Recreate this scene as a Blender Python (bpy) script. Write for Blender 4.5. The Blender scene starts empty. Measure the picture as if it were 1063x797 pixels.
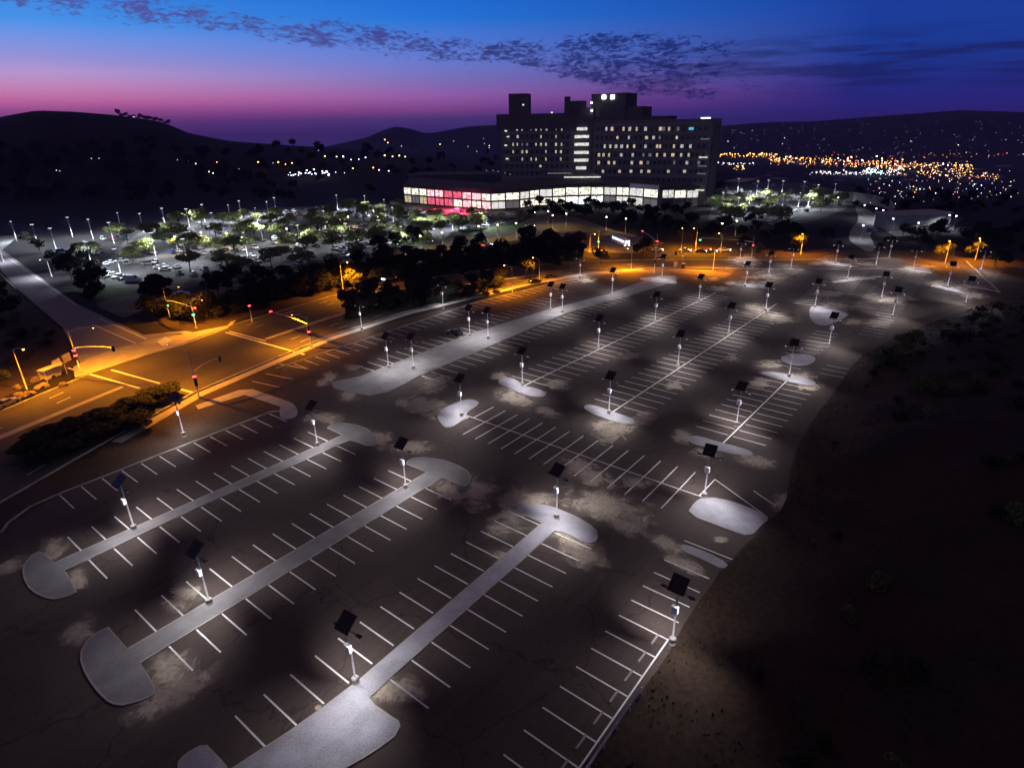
import bpy, bmesh, math, random
from mathutils import Vector, Matrix
random.seed(7)
R = math.radians
scene = bpy.context.scene
COL = scene.collection
# ------------------------------------------------------------------ camera
F, PITCH, ROLL, H0, TH = 630.0, R(22.92), R(-1.069), 47.03, R(51.545)
CX, CY = 531.5, 398.5
ct, st = math.cos(TH), math.sin(TH)
def lot(x, y): return (x*ct + y*st, -x*st + y*ct)          # camera-aligned ground axes -> site axes
def ray(px, py):
    a = (px-CX)/F; b = (py-CY)/F
    c, s = math.cos(ROLL), math.sin(ROLL)
    u = a*c + b*s; v = -a*s + b*c
    return (u, math.cos(PITCH)-v*math.sin(PITCH), -math.sin(PITCH)-v*math.cos(PITCH))
def G(px, py, z=0.0):
    r = ray(px, py); t = (z-H0)/r[2]
    x, y = lot(r[0]*t, r[1]*t); return Vector((x, y, z))
def AT(px, py, D):
    r = ray(px, py); t = D/math.hypot(r[0], r[1])
    x, y = lot(r[0]*t, r[1]*t); return Vector((x, y, H0+r[2]*t))
def ztop(base, px, py):                                       # height over a ground point seen at pixel row py
    D = math.hypot(base[0], base[1]); return AT(px, py, D).z
cam_d = bpy.data.cameras.new('camera'); cam = bpy.data.objects.new('camera', cam_d); COL.objects.link(cam)
cam_d.sensor_width = 36; cam_d.lens = F/1063*36; cam_d.clip_start = .5; cam_d.clip_end = 20000
def v3(x, y, z): a, b = lot(x, y); return Vector((a, b, z))
c, s = math.cos(ROLL), math.sin(ROLL)
r0 = v3(1, 0, 0); u0 = v3(0, math.sin(PITCH), math.cos(PITCH)); f0 = v3(0, math.cos(PITCH), -math.sin(PITCH))
Rv = c*r0 + s*u0; Uv = -s*r0 + c*u0
M = Matrix((Rv, Uv, -f0)).transposed().to_4x4(); M.translation = Vector((0, 0, H0)); cam.matrix_world = M
scene.camera = cam
scene.view_settings.view_transform = 'Standard'; scene.view_settings.look = 'None'
scene.view_settings.exposure = 0.0; scene.view_settings.gamma = 1
# ------------------------------------------------------------------ sky
def lin(c):
    return tuple(((x/255)/12.92 if x/255 <= .04045 else ((x/255+.055)/1.055)**2.4) for x in c)
class N:
    def __init__(s, t): s.t = t; s.n = t.nodes; s.l = t.links
    def new(s, k, **kw):
        n = s.n.new(k)
        for a, b in kw.items(): setattr(n, a, b)
        return n
    def put(s, sock, v):
        if hasattr(v, 'links') or isinstance(v, bpy.types.NodeSocket): s.l.new(v, sock)
        else: sock.default_value = v
    def math(s, op, a, b=0.0, c=0.0, clamp=False):
        n = s.new('ShaderNodeMath', operation=op, use_clamp=clamp)
        for i, v in enumerate((a, b, c)): s.put(n.inputs[i], v)
        return n.outputs[0]
    def vm(s, op, a, b):
        n = s.new('ShaderNodeVectorMath', operation=op); s.put(n.inputs[0], a); s.put(n.inputs[1], b)
        return n.outputs['Value' if op == 'DOT_PRODUCT' else 'Vector']
    def mixc(s, f, a, b):
        n = s.new('ShaderNodeMix', data_type='RGBA'); s.put(n.inputs[0], f); s.put(n.inputs[6], a); s.put(n.inputs[7], b)
        return n.outputs[2]
    def ss(s, v, a, b):
        n = s.new('ShaderNodeMapRange', interpolation_type='SMOOTHSTEP'); s.put(n.inputs[0], v)
        n.inputs[1].default_value = a; n.inputs[2].default_value = b; return n.outputs[0]
    def ramp(s, f, stops, ip='LINEAR'):
        n = s.new('ShaderNodeValToRGB'); s.put(n.inputs[0], f); e = n.color_ramp.elements
        n.color_ramp.interpolation = ip
        while len(e) < len(stops): e.new(.5)
        for i, (p, col) in enumerate(stops): e[i].position = p; e[i].color = (*col, 1)
        return n.outputs[0]
    def noise(s, vec, scale, detail=4, rough=.55, dist=0.0):
        n = s.new('ShaderNodeTexNoise'); s.put(n.inputs['Vector'], vec); n.inputs['Scale'].default_value = scale
        n.inputs['Detail'].default_value = detail; n.inputs['Roughness'].default_value = rough; n.inputs['Distortion'].default_value = dist
        return n.outputs[0]
world = bpy.data.worlds.new('World'); scene.world = world; world.use_nodes = True
w = N(world.node_tree); w.n.clear()
tc = w.new('ShaderNodeTexCoord').outputs['Generated']
fx, fy = lot(0, 1); rx, ry = lot(1, 0)
fw = w.vm('DOT_PRODUCT', tc, (fx, fy, 0)); rt = w.vm('DOT_PRODUCT', tc, (rx, ry, 0)); zz = w.vm('DOT_PRODUCT', tc, (0, 0, 1))
az = w.math('ARCTAN2', rt, fw)                                 # -0.72 .. 0.72 in view
el = w.math('ARCSINE', zz)
T = w.math('MULTIPLY', w.math('ADD', el, 0.02), 2.0, clamp=True)   # el 0.16 rad (top of view) -> .36
HAZE, HTOP = .00010, 155.0
zen = (.070, .038, .052)
def P(e): return max(0, min(1, (e+.02)*2))
def el_of(px, py): r = ray(px, py); return math.atan2(r[2], math.hypot(r[0], r[1]))
def prof(px, cs):
    # sky colours by height above the horizon; each is what lies beyond the evening air (the haze box), so a little stronger near the horizon
    o = []
    for py, c_ in sorted(cs, key=lambda q: -q[0]):
        e = el_of(px, py); L = min(5500, (HTOP-H0)/max(.001, math.tan(max(e, .001)))); T_ = math.exp(-HAZE*L)
        amb = (.020, .014, .040); o.append((P(e), tuple(max(.001, (a-b*(1-T_))/T_) for a, b in zip(lin(c_), amb))))
    return o + [(P(.32), (.030, .035, .09)), (1.0, zen)]
A = w.ramp(T, prof(50, [(-12, (58, 132, 222)), (20, (72, 146, 232)), (40, (118, 148, 226)), (60, (150, 146, 212)), (75, (180, 150, 206)), (90, (192, 132, 182)), (104, (186, 102, 156)), (116, (140, 72, 134)), (130, (88, 48, 110)), (145, (60, 38, 90))]))
B = w.ramp(T, prof(450, [(-12, (28, 104, 212)), (20, (40, 116, 214)), (45, (84, 122, 212)), (65, (104, 122, 204)), (85, (126, 108, 180)), (100, (144, 92, 162)), (113, (122, 68, 132)), (124, (76, 54, 114)), (136, (56, 42, 96))]))
C = w.ramp(T, prof(910, [(-12, (28, 60, 156)), (30, (28, 60, 150)), (60, (30, 54, 140)), (88, (36, 42, 124)), (108, (42, 36, 110)), (125, (42, 32, 92))]))
m1 = w.math('MULTIPLY_ADD', az, 2.08, 1.23, clamp=True); m2 = w.math('MULTIPLY_ADD', az, 1.68, .185, clamp=True)
sky = w.mixc(m2, w.mixc(m1, A, B), C)
# broken mackerel cloud band running from the upper left down to the right
comb = w.new('ShaderNodeCombineXYZ'); w.put(comb.inputs[0], w.math('MULTIPLY', az, 22.0)); w.put(comb.inputs[1], w.math('MULTIPLY', el, 62.0))
nz = w.noise(comb.outputs[0], 4.0, 7, .66, .7)
nb = w.noise(comb.outputs[0], .30, 2, .5)
nc = w.noise(comb.outputs[0], 1.1, 2, .5, .3)
line = w.math('MULTIPLY_ADD', az, -.093, .099)
off = w.math('ABSOLUTE', w.math('SUBTRACT', w.math('SUBTRACT', el, line), w.math('MULTIPLY', w.math('SUBTRACT', nb, .5), .030)))
grow = w.math('MULTIPLY_ADD', w.ss(az, -.05, .2), .024, .0)
band = w.math('SUBTRACT', 1.0, w.ss(w.math('SUBTRACT', off, grow), .004, .034))
wid = w.math('SUBTRACT', 1.0, w.ss(az, .22, .50))
dens = w.math('ADD', w.math('ADD', nz, w.math('MULTIPLY', w.math('SUBTRACT', nc, .5), .50)), w.math('MULTIPLY', w.math('SUBTRACT', w.math('MULTIPLY', band, wid), 1.0), .42))
cl = w.ss(dens, .39, .60)
ccol = w.mixc(w.ss(az, -.5, .2), (*lin((84, 76, 150)), 1), (*lin((24, 34, 104)), 1))
sky = w.mixc(w.math('MULTIPLY', cl, .85), sky, ccol)
comb2 = w.new('ShaderNodeCombineXYZ'); w.put(comb2.inputs[0], w.math('MULTIPLY', az, 6.0)); w.put(comb2.inputs[1], w.math('MULTIPLY', el, 60.0))
n2 = w.noise(comb2.outputs[0], 1.2, 5, .6)
b2 = w.math('MULTIPLY', w.math('SUBTRACT', 1.0, w.ss(w.math('ABSOLUTE', w.math('SUBTRACT', el, .068)), .01, .05)), w.ss(az, .05, .25))
sky = w.mixc(w.math('MULTIPLY', w.math('MULTIPLY', w.ss(n2, .42, .62), b2), .6), sky, (*lin((26, 24, 78)), 1))
grain = w.noise(tc, 420.0, 1, .5)
bg = w.new('ShaderNodeBackground'); w.put(bg.inputs[0], sky); bg.inputs[1].default_value = 1.0
out = w.new('ShaderNodeOutputWorld'); w.l.new(bg.outputs[0], out.inputs[0])
world.cycles.sampling_method = 'AUTOMATIC'
# the last afterglow: the sun has set behind the western (left) hills
sd = bpy.data.lights.new('afterglow', 'SUN'); sd.energy = .010; sd.angle = R(20); sd.color = (1, .45, .55)
so = bpy.data.objects.new('afterglow', sd); COL.objects.link(so)
sdir = v3(-.75, .66, .09).normalized(); so.rotation_euler = (-sdir).to_track_quat('-Z', 'Y').to_euler()
# ------------------------------------------------------------------ helpers
MATS = {}
def mat(name, col, var=.25, scale=.6, rough=.85, bump=0.0, fine=None, spec=.3, metal=0.0, emit=None, estr=0.0, sample=True, col2=None):
    if name in MATS: return MATS[name]
    m = bpy.data.materials.new(name); m.use_nodes = True; t = N(m.node_tree)
    b = t.n['Principled BSDF']; b.inputs['Roughness'].default_value = rough; b.inputs['Metallic'].default_value = metal
    b.inputs['Specular IOR Level'].default_value = spec
    pos = t.new('ShaderNodeNewGeometry').outputs['Position']
    n = t.noise(pos, scale, 6, .6); f = t.ss(n, .3, .7)
    if fine: f = t.math('ADD', t.math('MULTIPLY', f, .5), t.math('MULTIPLY', t.ss(t.noise(pos, fine, 2, .6), .3, .7), .5))
    lo = tuple(x*(1-var) for x in col); hi = col2 or tuple(min(1, x*(1+var)) for x in col)
    colr = t.mixc(f, (*lo, 1), (*hi, 1)); t.put(b.inputs['Base Color'], colr)
    if bump:
        bn = t.new('ShaderNodeBump'); bn.inputs['Strength'].default_value = bump; bn.inputs['Distance'].default_value = .05
        t.put(bn.inputs['Height'], t.noise(pos, fine or scale*8, 3, .6)); t.l.new(bn.outputs[0], b.inputs['Normal'])
    if emit:
        b.inputs['Emission Color'].default_value = (*emit, 1); b.inputs['Emission Strength'].default_value = estr
        if not sample: m.cycles.emission_sampling = 'NONE'
    MATS[name] = m; return m
def flicker(m, sc, lo):
    t = N(m.node_tree); b = t.n['Principled BSDF']; pos = t.new('ShaderNodeNewGeometry').outputs['Position']
    mp = t.new('ShaderNodeMapping'); t.put(mp.inputs[0], pos); mp.inputs['Scale'].default_value = (1, 1, 1.6)
    n = t.noise(mp.outputs[0], sc, 5, .7); t.put(b.inputs['Emission Strength'], t.math('MULTIPLY', t.math('MULTIPLY_ADD', t.ss(n, .34, .62), 1-lo, lo), b.inputs['Emission Strength'].default_value*1.35)); return m
def tag(o, label=None, cat=None, group=None, kind=None):
    if label: o['label'] = label
    if cat: o['category'] = cat
    if group: o['group'] = group
    if kind: o['kind'] = kind
    return o
def obj(name, bm, m, parent=None, loc=None):
    me = bpy.data.meshes.new(name); bm.to_mesh(me); bm.free()
    for x in (m if isinstance(m, (list, tuple)) else [m]): me.materials.append(x)
    o = bpy.data.objects.new(name, me); COL.objects.link(o)
    if parent: o.parent = parent
    if loc: o.location = loc
    return o
def struct(name, bm, m): return tag(obj(name, bm, m), kind='structure')
def empty(name, loc=(0, 0, 0), rz=0.0):
    o = bpy.data.objects.new(name, None); COL.objects.link(o); o.location = loc; o.rotation_euler = (0, 0, rz); o.empty_display_size = .3
    return o
def nth(n): return f"{n}{'th' if 10 <= n % 100 <= 20 else {1: 'st', 2: 'nd', 3: 'rd'}.get(n % 10, 'th')}"
KIDS = {}
def copy_tree(o, parent=None):
    c = o.copy(); COL.objects.link(c); c.parent = parent
    if o.name not in KIDS or parent is None: KIDS[o.name] = list(o.children)
    for ch in KIDS[o.name]: copy_tree(ch, c)
    return c
def bx(bm, c, s, rz=0.0, mi=0, taper=1.0):
    x, y, z = s[0]/2, s[1]/2, s[2]/2; cr, sr = math.cos(rz), math.sin(rz); vs = []
    for k, (a, b, d) in enumerate([(-1,-1,-1),(1,-1,-1),(1,1,-1),(-1,1,-1),(-1,-1,1),(1,-1,1),(1,1,1),(-1,1,1)]):
        q = taper if d > 0 else 1.0
        X, Y = a*x*q, b*y*q; vs.append(bm.verts.new((c[0]+X*cr-Y*sr, c[1]+X*sr+Y*cr, c[2]+d*z)))
    for f in ((3,2,1,0),(4,5,6,7),(0,1,5,4),(1,2,6,5),(2,3,7,6),(3,0,4,7)):
        fc = bm.faces.new([vs[i] for i in f]); fc.material_index = mi
def tube(bm, pts, r, n=8, r2=None, mi=0, cap=True):
    pts = [Vector(p) for p in pts]; rings = []
    for i, p in enumerate(pts):
        d = (pts[min(i+1, len(pts)-1)] - pts[max(i-1, 0)]).normalized()
        a = Vector((0, 0, 1)) if abs(d.z) < .9 else Vector((1, 0, 0))
        e1 = d.cross(a).normalized(); e2 = d.cross(e1)
        rr = r if r2 is None else r + (r2-r)*i/(len(pts)-1)
        rings.append([bm.verts.new(p + e1*rr*math.cos(2*math.pi*k/n) + e2*rr*math.sin(2*math.pi*k/n)) for k in range(n)])
    for a, b in zip(rings, rings[1:]):
        for k in range(n):
            f = bm.faces.new((a[k], a[(k+1) % n], b[(k+1) % n], b[k])); f.material_index = mi; f.smooth = True
    if cap:
        for rg, rev in ((rings[0], False), (rings[-1], True)):
            f = bm.faces.new(rg if not rev else rg[::-1]); f.material_index = mi
def ball(bm, c, r, seg=8, ring=6, sz=1.0, mi=0):
    mtx = Matrix.Translation(c) @ Matrix.Diagonal((r, r, r*sz, 1))
    res = bmesh.ops.create_uvsphere(bm, u_segments=seg, v_segments=ring, radius=1, matrix=mtx)
    fs = {f for v in res['verts'] for f in v.link_faces}
    for f in fs: f.smooth = True; f.material_index = mi
def sheet(pts, z, bm=None):
    bm = bm or bmesh.new(); vs = [bm.verts.new((p[0], p[1], z)) for p in pts]
    f = bm.faces.new(vs); f.normal_update()
    if f.normal.z < 0: f.normal_flip()
    bmesh.ops.triangulate(bm, faces=[f]); return bm
def smooth_poly(pts, it=2):
    for _ in range(it):
        q = []
        for i in range(len(pts)):
            a, b = Vector(pts[i]), Vector(pts[(i+1) % len(pts)])
            q += [a*.75+b*.25, a*.25+b*.75]
        pts = q
    return pts
def slab(pts, z0, z1):
    bm = bmesh.new(); n = len(pts)
    lo = [bm.verts.new((p[0], p[1], z0)) for p in pts]; hi = [bm.verts.new((p[0], p[1], z1)) for p in pts]
    f = bm.faces.new(hi); f.normal_update()
    flip = f.normal.z < 0
    if flip: f.normal_flip()
    for i in range(n):
        j = (i+1) % n; q = (lo[i], lo[j], hi[j], hi[i]); bm.faces.new(q[::-1] if flip else q)
    bmesh.ops.triangulate(bm, faces=[f]); return bm
def strip(bm, a, b, wd, z, h=0.0):                              # a straight painted line / kerb from a to b
    a = Vector((a[0], a[1], 0)); b = Vector((b[0], b[1], 0)); d = (b-a).normalized(); n = Vector((-d.y, d.x, 0))*wd/2
    q = [a-n, b-n, b+n, a+n]
    if h <= 0:
        bm.faces.new([bm.verts.new((p.x, p.y, z)) for p in q])
    else:
        c = (a+b)/2; bx(bm, (c.x, c.y, z+h/2), ((b-a).length, wd, h), math.atan2(d.y, d.x))
def path(bm, pts, wd, z, h=0.0):
    for a, b in zip(pts, pts[1:]): strip(bm, a, b, wd, z, h)
def offs(pts, d):
    out = []
    for i, p in enumerate(pts):
        a = Vector(pts[max(i-1, 0)]).to_2d(); b = Vector(pts[min(i+1, len(pts)-1)]).to_2d(); t = (b-a).normalized()
        out.append(Vector((p[0]-t.y*d, p[1]+t.x*d, 0)))
    return out
def spot(name, loc, energy, col, parent=None, cone=155, blend=.7, r=.12, direction=None, kind='SPOT'):
    L = bpy.data.lights.new(name, kind); L.energy = energy*(5.2 if col[2] < .3 else 1); L.color = col; L.shadow_soft_size = r
    if kind == 'SPOT': L.spot_size = R(cone); L.spot_blend = blend
    o = bpy.data.objects.new(name, L); COL.objects.link(o); o.location = loc
    if direction: o.rotation_euler = Vector(direction).to_track_quat('-Z', 'Y').to_euler()
    if parent: o.parent = parent
    return o
# ------------------------------------------------------------------ materials
asphalt = mat('asphalt', (.074, .055, .048), .36, .09, .9, .25, fine=6.0)
def wear(m):
    t = N(m.node_tree); b = t.n['Principled BSDF']; src = b.inputs['Base Color'].links[0].from_socket
    pos = t.new('ShaderNodeNewGeometry').outputs['Position']
    mp = t.new('ShaderNodeMapping'); t.put(mp.inputs[0], pos); mp.inputs['Scale'].default_value = (.035, .9, 1)
    st_ = t.ss(t.noise(mp.outputs[0], 1.0, 5, .6), .35, .72)
    oil = t.ss(t.noise(pos, .75, 4, .7, .4), .60, .74)
    vo = t.new('ShaderNodeTexVoronoi', feature='DISTANCE_TO_EDGE'); wp = t.new('ShaderNodeVectorMath', operation='ADD')
    nn = t.new('ShaderNodeTexNoise'); t.put(nn.inputs['Vector'], pos); nn.inputs['Scale'].default_value = .5; nn.inputs['Detail'].default_value = 5
    t.put(wp.inputs[0], pos); sc_ = t.new('ShaderNodeVectorMath', operation='SCALE'); t.l.new(nn.outputs['Color'], sc_.inputs[0]); sc_.inputs['Scale'].default_value = 2.2
    t.l.new(sc_.outputs[0], wp.inputs[1]); t.l.new(wp.outputs[0], vo.inputs['Vector']); vo.inputs['Scale'].default_value = .07
    crack = t.math('SUBTRACT', 1.0, t.ss(vo.outputs['Distance'], .002, .010))
    c1 = t.mixc(t.math('MULTIPLY', st_, .35), src, (.104, .083, .071, 1))
    c2 = t.mixc(t.math('MULTIPLY', oil, .55), c1, (.022, .018, .018, 1)); c3 = t.mixc(t.math('MULTIPLY', crack, .4), c2, (.014, .012, .012, 1))
    t.put(b.inputs['Base Color'], c3)
wear(asphalt)
asphalt_road = mat('road_asphalt', (.075, .066, .058), .3, .12, .85, .2, fine=4.0)
asphalt_pale = mat('weathered_asphalt', (.12, .115, .115), .3, .08, .88, .2, fine=3.0)
paint = mat('line_paint', (.82, .81, .78), .14, .8, .6, fine=9)
asphalt_park = mat('car_park_asphalt', (.07, .067, .072), .3, .08, .88, .2, fine=3.0)
yellowp = mat('yellow_paint', (.6, .42, .06), .15, .8, .6)
concrete = mat('concrete', (.38, .36, .33), .22, .5, .85, .15, fine=7)
gravel = mat('gravel_bed', (.35, .35, .385), .34, .35, .95, .7, fine=7)
gravel_grey = mat('grey_gravel', (.215, .21, .215), .32, .35, .95, .7, fine=7)
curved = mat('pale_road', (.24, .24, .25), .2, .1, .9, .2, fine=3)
soil = mat('dry_soil', (.055, .038, .026), .5, .07, .95, .5, fine=2.2)
soil2 = mat('slope_soil', (.032, .018, .011), .6, .10, .95, .7, fine=1.5)
grassm = mat('dry_grass', (.05, .05, .022), .45, .15, .95, .4, fine=3)
landm = mat('scrub_land', (.011, .009, .012), .4, .02, .95)
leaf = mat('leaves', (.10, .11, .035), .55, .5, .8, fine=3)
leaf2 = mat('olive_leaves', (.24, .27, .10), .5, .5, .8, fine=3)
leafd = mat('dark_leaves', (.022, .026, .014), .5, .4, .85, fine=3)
bark = mat('bark', (.07, .05, .035), .3, 3, .9)
steel = mat('galvanised_steel', (.5, .5, .5), .12, 2, .45, metal=.4, spec=.5)
white = mat('white_enamel', (.78, .78, .76), .06, 2, .45)
panelm = mat('solar_cells', (.008, .009, .016), .2, 4, .25, spec=.5)
darkmet = mat('dark_metal', (.03, .03, .032), .15, 3, .5)
lens = mat('led_lens', (.8, .8, .8), 0, 1, .4, emit=(.9, .93, 1), estr=5)
sodlens = mat('sodium_lens', (.8, .5, .2), 0, 1, .4, emit=(1, .5, .08), estr=22)
warmlens = mat('warm_lens', (.8, .6, .4), 0, 1, .4, emit=(1, .72, .32), estr=14)
# ------------------------------------------------------------------ terrain
def sm(t): t = max(0., min(1., t)); return t*t*(3-2*t)
def interp(x, tab):
    if x <= tab[0][0]: return tab[0][1]
    for (a, b), (c2, d) in zip(tab, tab[1:]):
        if x <= c2: return b+(d-b)*(x-a)/(c2-a)
    return tab[-1][1]
SKY1 = [(-60, 138), (0, 128), (18, 125), (50, 120.5), (90, 121), (130, 123), (170, 127), (185, 131), (200, 137), (240, 144), (300, 148), (350, 151), (450, 160), (520, 172)]
SKY2 = [(-100, 150), (340, 151), (385, 142), (400, 136), (415, 131.5), (428, 133), (448, 138.5), (470, 135), (490, 131.5), (519, 130), (600, 129), (700, 131), (745, 131), (800, 127), (850, 126), (900, 122.5), (950, 119.5), (1000, 116.5), (1063, 118), (1300, 122)]
from mathutils import noise as mn
HZ = lambda px: 132.1 + (CX-px)*math.tan(-ROLL)                 # row of the level horizon at column px
def height(x, y):
    X = x*ct - y*st; Y = x*st + y*ct; D = math.hypot(X, Y)
    if D < 300: return -.03
    if Y < 30: Y = 30
    # column where this bearing meets the horizon
    px = CX + F*(X/Y)*math.cos(PITCH)*1.0 if Y > 0 else 0
    px = CX + F*X/(Y*math.cos(PITCH)+0.0)
    px = max(-100, min(1300, px)); z = -.03
    if px < 540:
        zt = H0-(interp(px, SKY1)-HZ(px))/F*math.cos(PITCH)*1000
        g = sm((D-560)/440) if D < 1000 else 1-.8*sm((D-1000)/700)
        z += max(0, zt)*g*(1+.10*mn.noise(Vector((x/90, y/90, 0)))*sm((D-560)/200)*sm(abs(D-1000)/150))
        z -= 60*sm((D-2400)/1500)*sm((540-px)/80)
    side = sm((px-700)/110); z -= 80*side*sm((D-440)/900)
    mid = 1-sm((px-700)/110)
    z -= 30*mid*sm((D-800)/1500)
    zt2 = H0-(interp(px, SKY2)-HZ(px))/F*math.cos(PITCH)*3500
    if D > 2450:
        g = sm((D-2450)/1050)**1.3 if D < 3500 else 1-.9*sm((D-3500)/1500)
        z = z*(1-g)+zt2*g + 14*mn.noise(Vector((x/260, y/260, 1)))*g*(sm(abs(D-3500)/500))
    return z
bm = bmesh.new(); rows = []
azs = [math.radians(a) for a in [-180+6*i for i in range(20)]] + [math.radians(-60+.6*i) for i in range(200)] + [math.radians(60+6*i) for i in range(20)]
Ds = [2, 60, 150, 250, 300] + [300*1.026**i for i in range(1, 114)]
for D in Ds:
    rows.append([])
    for a in azs:
        x, y = lot(D*math.sin(a), D*math.cos(a)); rows[-1].append(bm.verts.new((x, y, height(x, y))))
for a, b in zip(rows, rows[1:]):
    for k in range(len(azs)):
        j = (k+1) % len(azs); f = bm.faces.new((a[k], b[k], b[j], a[j])); f.smooth = True
bm.faces.new(rows[0][::-1])
bmesh.ops.recalc_face_normals(bm, faces=bm.faces)
struct('ground', bm, landm)
def TG(px, py):                                                 # where the line of sight meets the terrain
    D = 240.
    while D < 6000:
        p = AT(px, py, D)
        if p.z <= height(p.x, p.y): return Vector((p.x, p.y, height(p.x, p.y)))
        D *= 1.01
    return None
def pp(l, z=0): return [G(a, b, z) for a, b in l]
def rs(pts, s, ox, oy): return [(ox+x/s, oy+y/s) for x, y in pts]
# soil around the lot
struct('bare_earth', sheet([(-40, -60), (-40, 126), (0, 104), (47, 117), (84, 124), (131, 116), (192, 101), (212, 84), (262, 70), (290, 10), (270, -30), (150, -60)], .0), soil)
# lot asphalt
LOT = [(-40, 20), (-40, 90), (2, 90), (10, 93), (17.5, 96.6), (51, 96.6), (56, 103), (66, 116), (76, 115.3), (130, 115.2), (156, 110.5), (176, 106.5), (191, 97), (200, 87), (206, 73), (228, 74), (252, 48), (268, 22), (258, -4), (225, -2), (205, 2), (180, 12), (160, 14), (123, 14.5), (80, 14), (60, 14.6), (20, 16), (0, 12), (-40, 8)]
struct('parking_lot', sheet(LOT, .02), asphalt)
# main road
NK = [(-60, 108), (0, 130), (22, 139), (39, 146.5), (58, 149.5), (76, 154.5), (108, 157.5), (141, 151), (170, 139), (196, 121), (214, 100), (224, 84), (238, 60), (262, 30)]
SK = [(-60, 72), (11.7, 100.6), (28.5, 108.7), (47, 117), (66, 121), (84, 124.5), (110, 125), (134, 121), (158, 117), (180, 109), (197, 97), (207, 84), (220, 58), (246, 20)]
struct('main_road', sheet(NK + SK[::-1], .012), asphalt_road)
side = [(82, 405), (60, 292), (55, 257), (47.5, 190), (38, 146), (58, 149), (74, 154), (57.5, 165), (59, 214), (75, 352), (95, 400)]
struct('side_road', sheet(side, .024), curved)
drive = pp([(96, 316), (130, 306), (160, 302), (200, 305), (262, 290), (320, 276), (380, 268), (440, 258), (500, 242), (540, 232), (560, 222), (600, 226), (640, 240), (690, 252), (662, 263), (610, 262), (590, 250), (560, 246), (520, 252), (450, 270), (400, 279), (330, 288), (262, 301), (200, 314), (160, 318), (128, 330)])
struct('frontage_road', sheet(drive, .030), asphalt_pale)
# far parking lots
FAR = pp([(104, 300), (130, 305), (170, 302), (262, 289), (330, 276), (400, 266), (450, 256), (520, 236), (545, 226), (520, 219), (430, 212), (350, 212), (250, 219), (170, 228), (130, 250), (104, 280)])
struct('hospital_parking', sheet(FAR, .016), asphalt_park)
RLOT = pp([(735, 228), (770, 236), (810, 239), (850, 228), (880, 216), (872, 198), (840, 190), (790, 188), (745, 196)])
struct('east_parking', sheet(RLOT, .016), asphalt_park)
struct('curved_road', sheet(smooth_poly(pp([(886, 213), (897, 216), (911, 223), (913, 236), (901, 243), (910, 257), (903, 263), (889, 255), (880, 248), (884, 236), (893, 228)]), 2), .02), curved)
# verge, sidewalks, kerbs
bm = bmesh.new()
path(bm, offs(SK, .3), .35, .012, .14); path(bm, offs(NK, -.3), .35, .012, .14)
path(bm, [(17.6, 96.75), (51, 96.75)], .35, .0, .16)
path(bm, [(17.6, 96.75), (14, 96.3), (11, 94.2), (10, 92.6), (2, 90.6), (-30, 90.6)], .3, .0, .15)
path(bm, [(51, 96.75), (53.5, 94.5)], .3, .0, .15)
path(bm, [(64, 115.5), (76, 115.4), (130, 115.3)], .35, .0, .18)
path(bm, [(130, 115.3), (156, 110.7), (176, 106.7), (191, 97.2), (200, 87.2), (206, 73)], .3, .0, .15)
path(bm, pp([(1003, 272), (1038, 304), (1000, 296)]), .35, .02, .3)
struct('kerb', bm, concrete)
bm = sheet(offs(SK[2:11], -.55) + offs(SK[2:11], -2.7)[::-1], .05)
struct('sidewalk', bm, concrete)
bm = sheet(pp([(78, 392), (88, 389), (118, 379), (152, 369), (190, 358), (236, 341), (246, 332), (236, 331), (205, 341), (160, 352), (120, 362), (92, 372), (76, 381)]), .034)
struct('concrete_apron', bm, concrete)
struct('entrance_walk', sheet(pp([(203, 421), (248, 405), (262, 404), (300, 417), (304, 421), (296, 424), (254, 410), (206, 425)]), .055), concrete)
struct('entrance_island', slab(smooth_poly(pp([(291, 421), (300, 416), (309, 424), (309, 432), (299, 436), (290, 434)]), 2), 0, .14), gravel)
# the raised median of the main road
med = [(-60, 84), (17.8, 124.2), (39.8, 131.6), (39.8, 132.6), (17.8, 126.2), (-60, 92)]
struct('road_median', slab(med, 0, .15), concrete)
struct('road_median', slab([(74, 135.4), (93.5, 137.2), (120, 137.2), (146, 131), (168, 121), (168, 122.4), (146, 132.6), (120, 138.8), (93.5, 138.8), (74, 136.4)], 0, .15), concrete)
# painted lines
bm = bmesh.new()
for pts in ([(70.6, 382), (145, 403)], [(115.7, 384), (200, 407.5)], [(234, 345), (316, 368)], [(238, 344), (276, 354)]):
    strip(bm, *pp(pts), .45, .022)
strip(bm, *pp([(95.7, 336.7), (149, 360)]), .3, .034); strip(bm, *pp([(104, 331), (152, 352)]), .3, .034)
for k in range(20):
    for off, ref in ((3.6, SK), (7.2, SK), (-3.8, NK), (-7.4, NK)):
        a = -20 + k*12.2
        if 36 < a < 76 or a > 205: continue
        q = offs(ref, off)
        for p0, p1 in zip(q, q[1:]):
            if p0.x <= a < p1.x:
                t = (a-p0.x)/(p1.x-p0.x); c0 = p0.lerp(p1, t); dd = (p1-p0).normalized(); strip(bm, c0, c0+dd*3, .14, .020)
for pts in ([(0, 262), (81, 318)], [(0, 284), (17, 300)]): strip(bm, *pp(pts), .18, .034)
struct('road_markings', bm, paint)
W = .17
bm = bmesh.new(); Z = .056
def stalls(x0, n, ya, yb, dy=0.0, step=2.74, w=W, skip=()):
    for k in range(n):
        if k in skip: continue
        x = x0 + k*step; strip(bm, (x, ya+dy*k), (x, yb+dy*k), w, Z)
stalls(14.7, 14, 84.3, 78.9); stalls(14.6, 14, 77.0, 71.6)
stalls(14.4, 14, 63.7, 58.2); stalls(14.3, 14, 56.2, 50.7)
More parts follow.
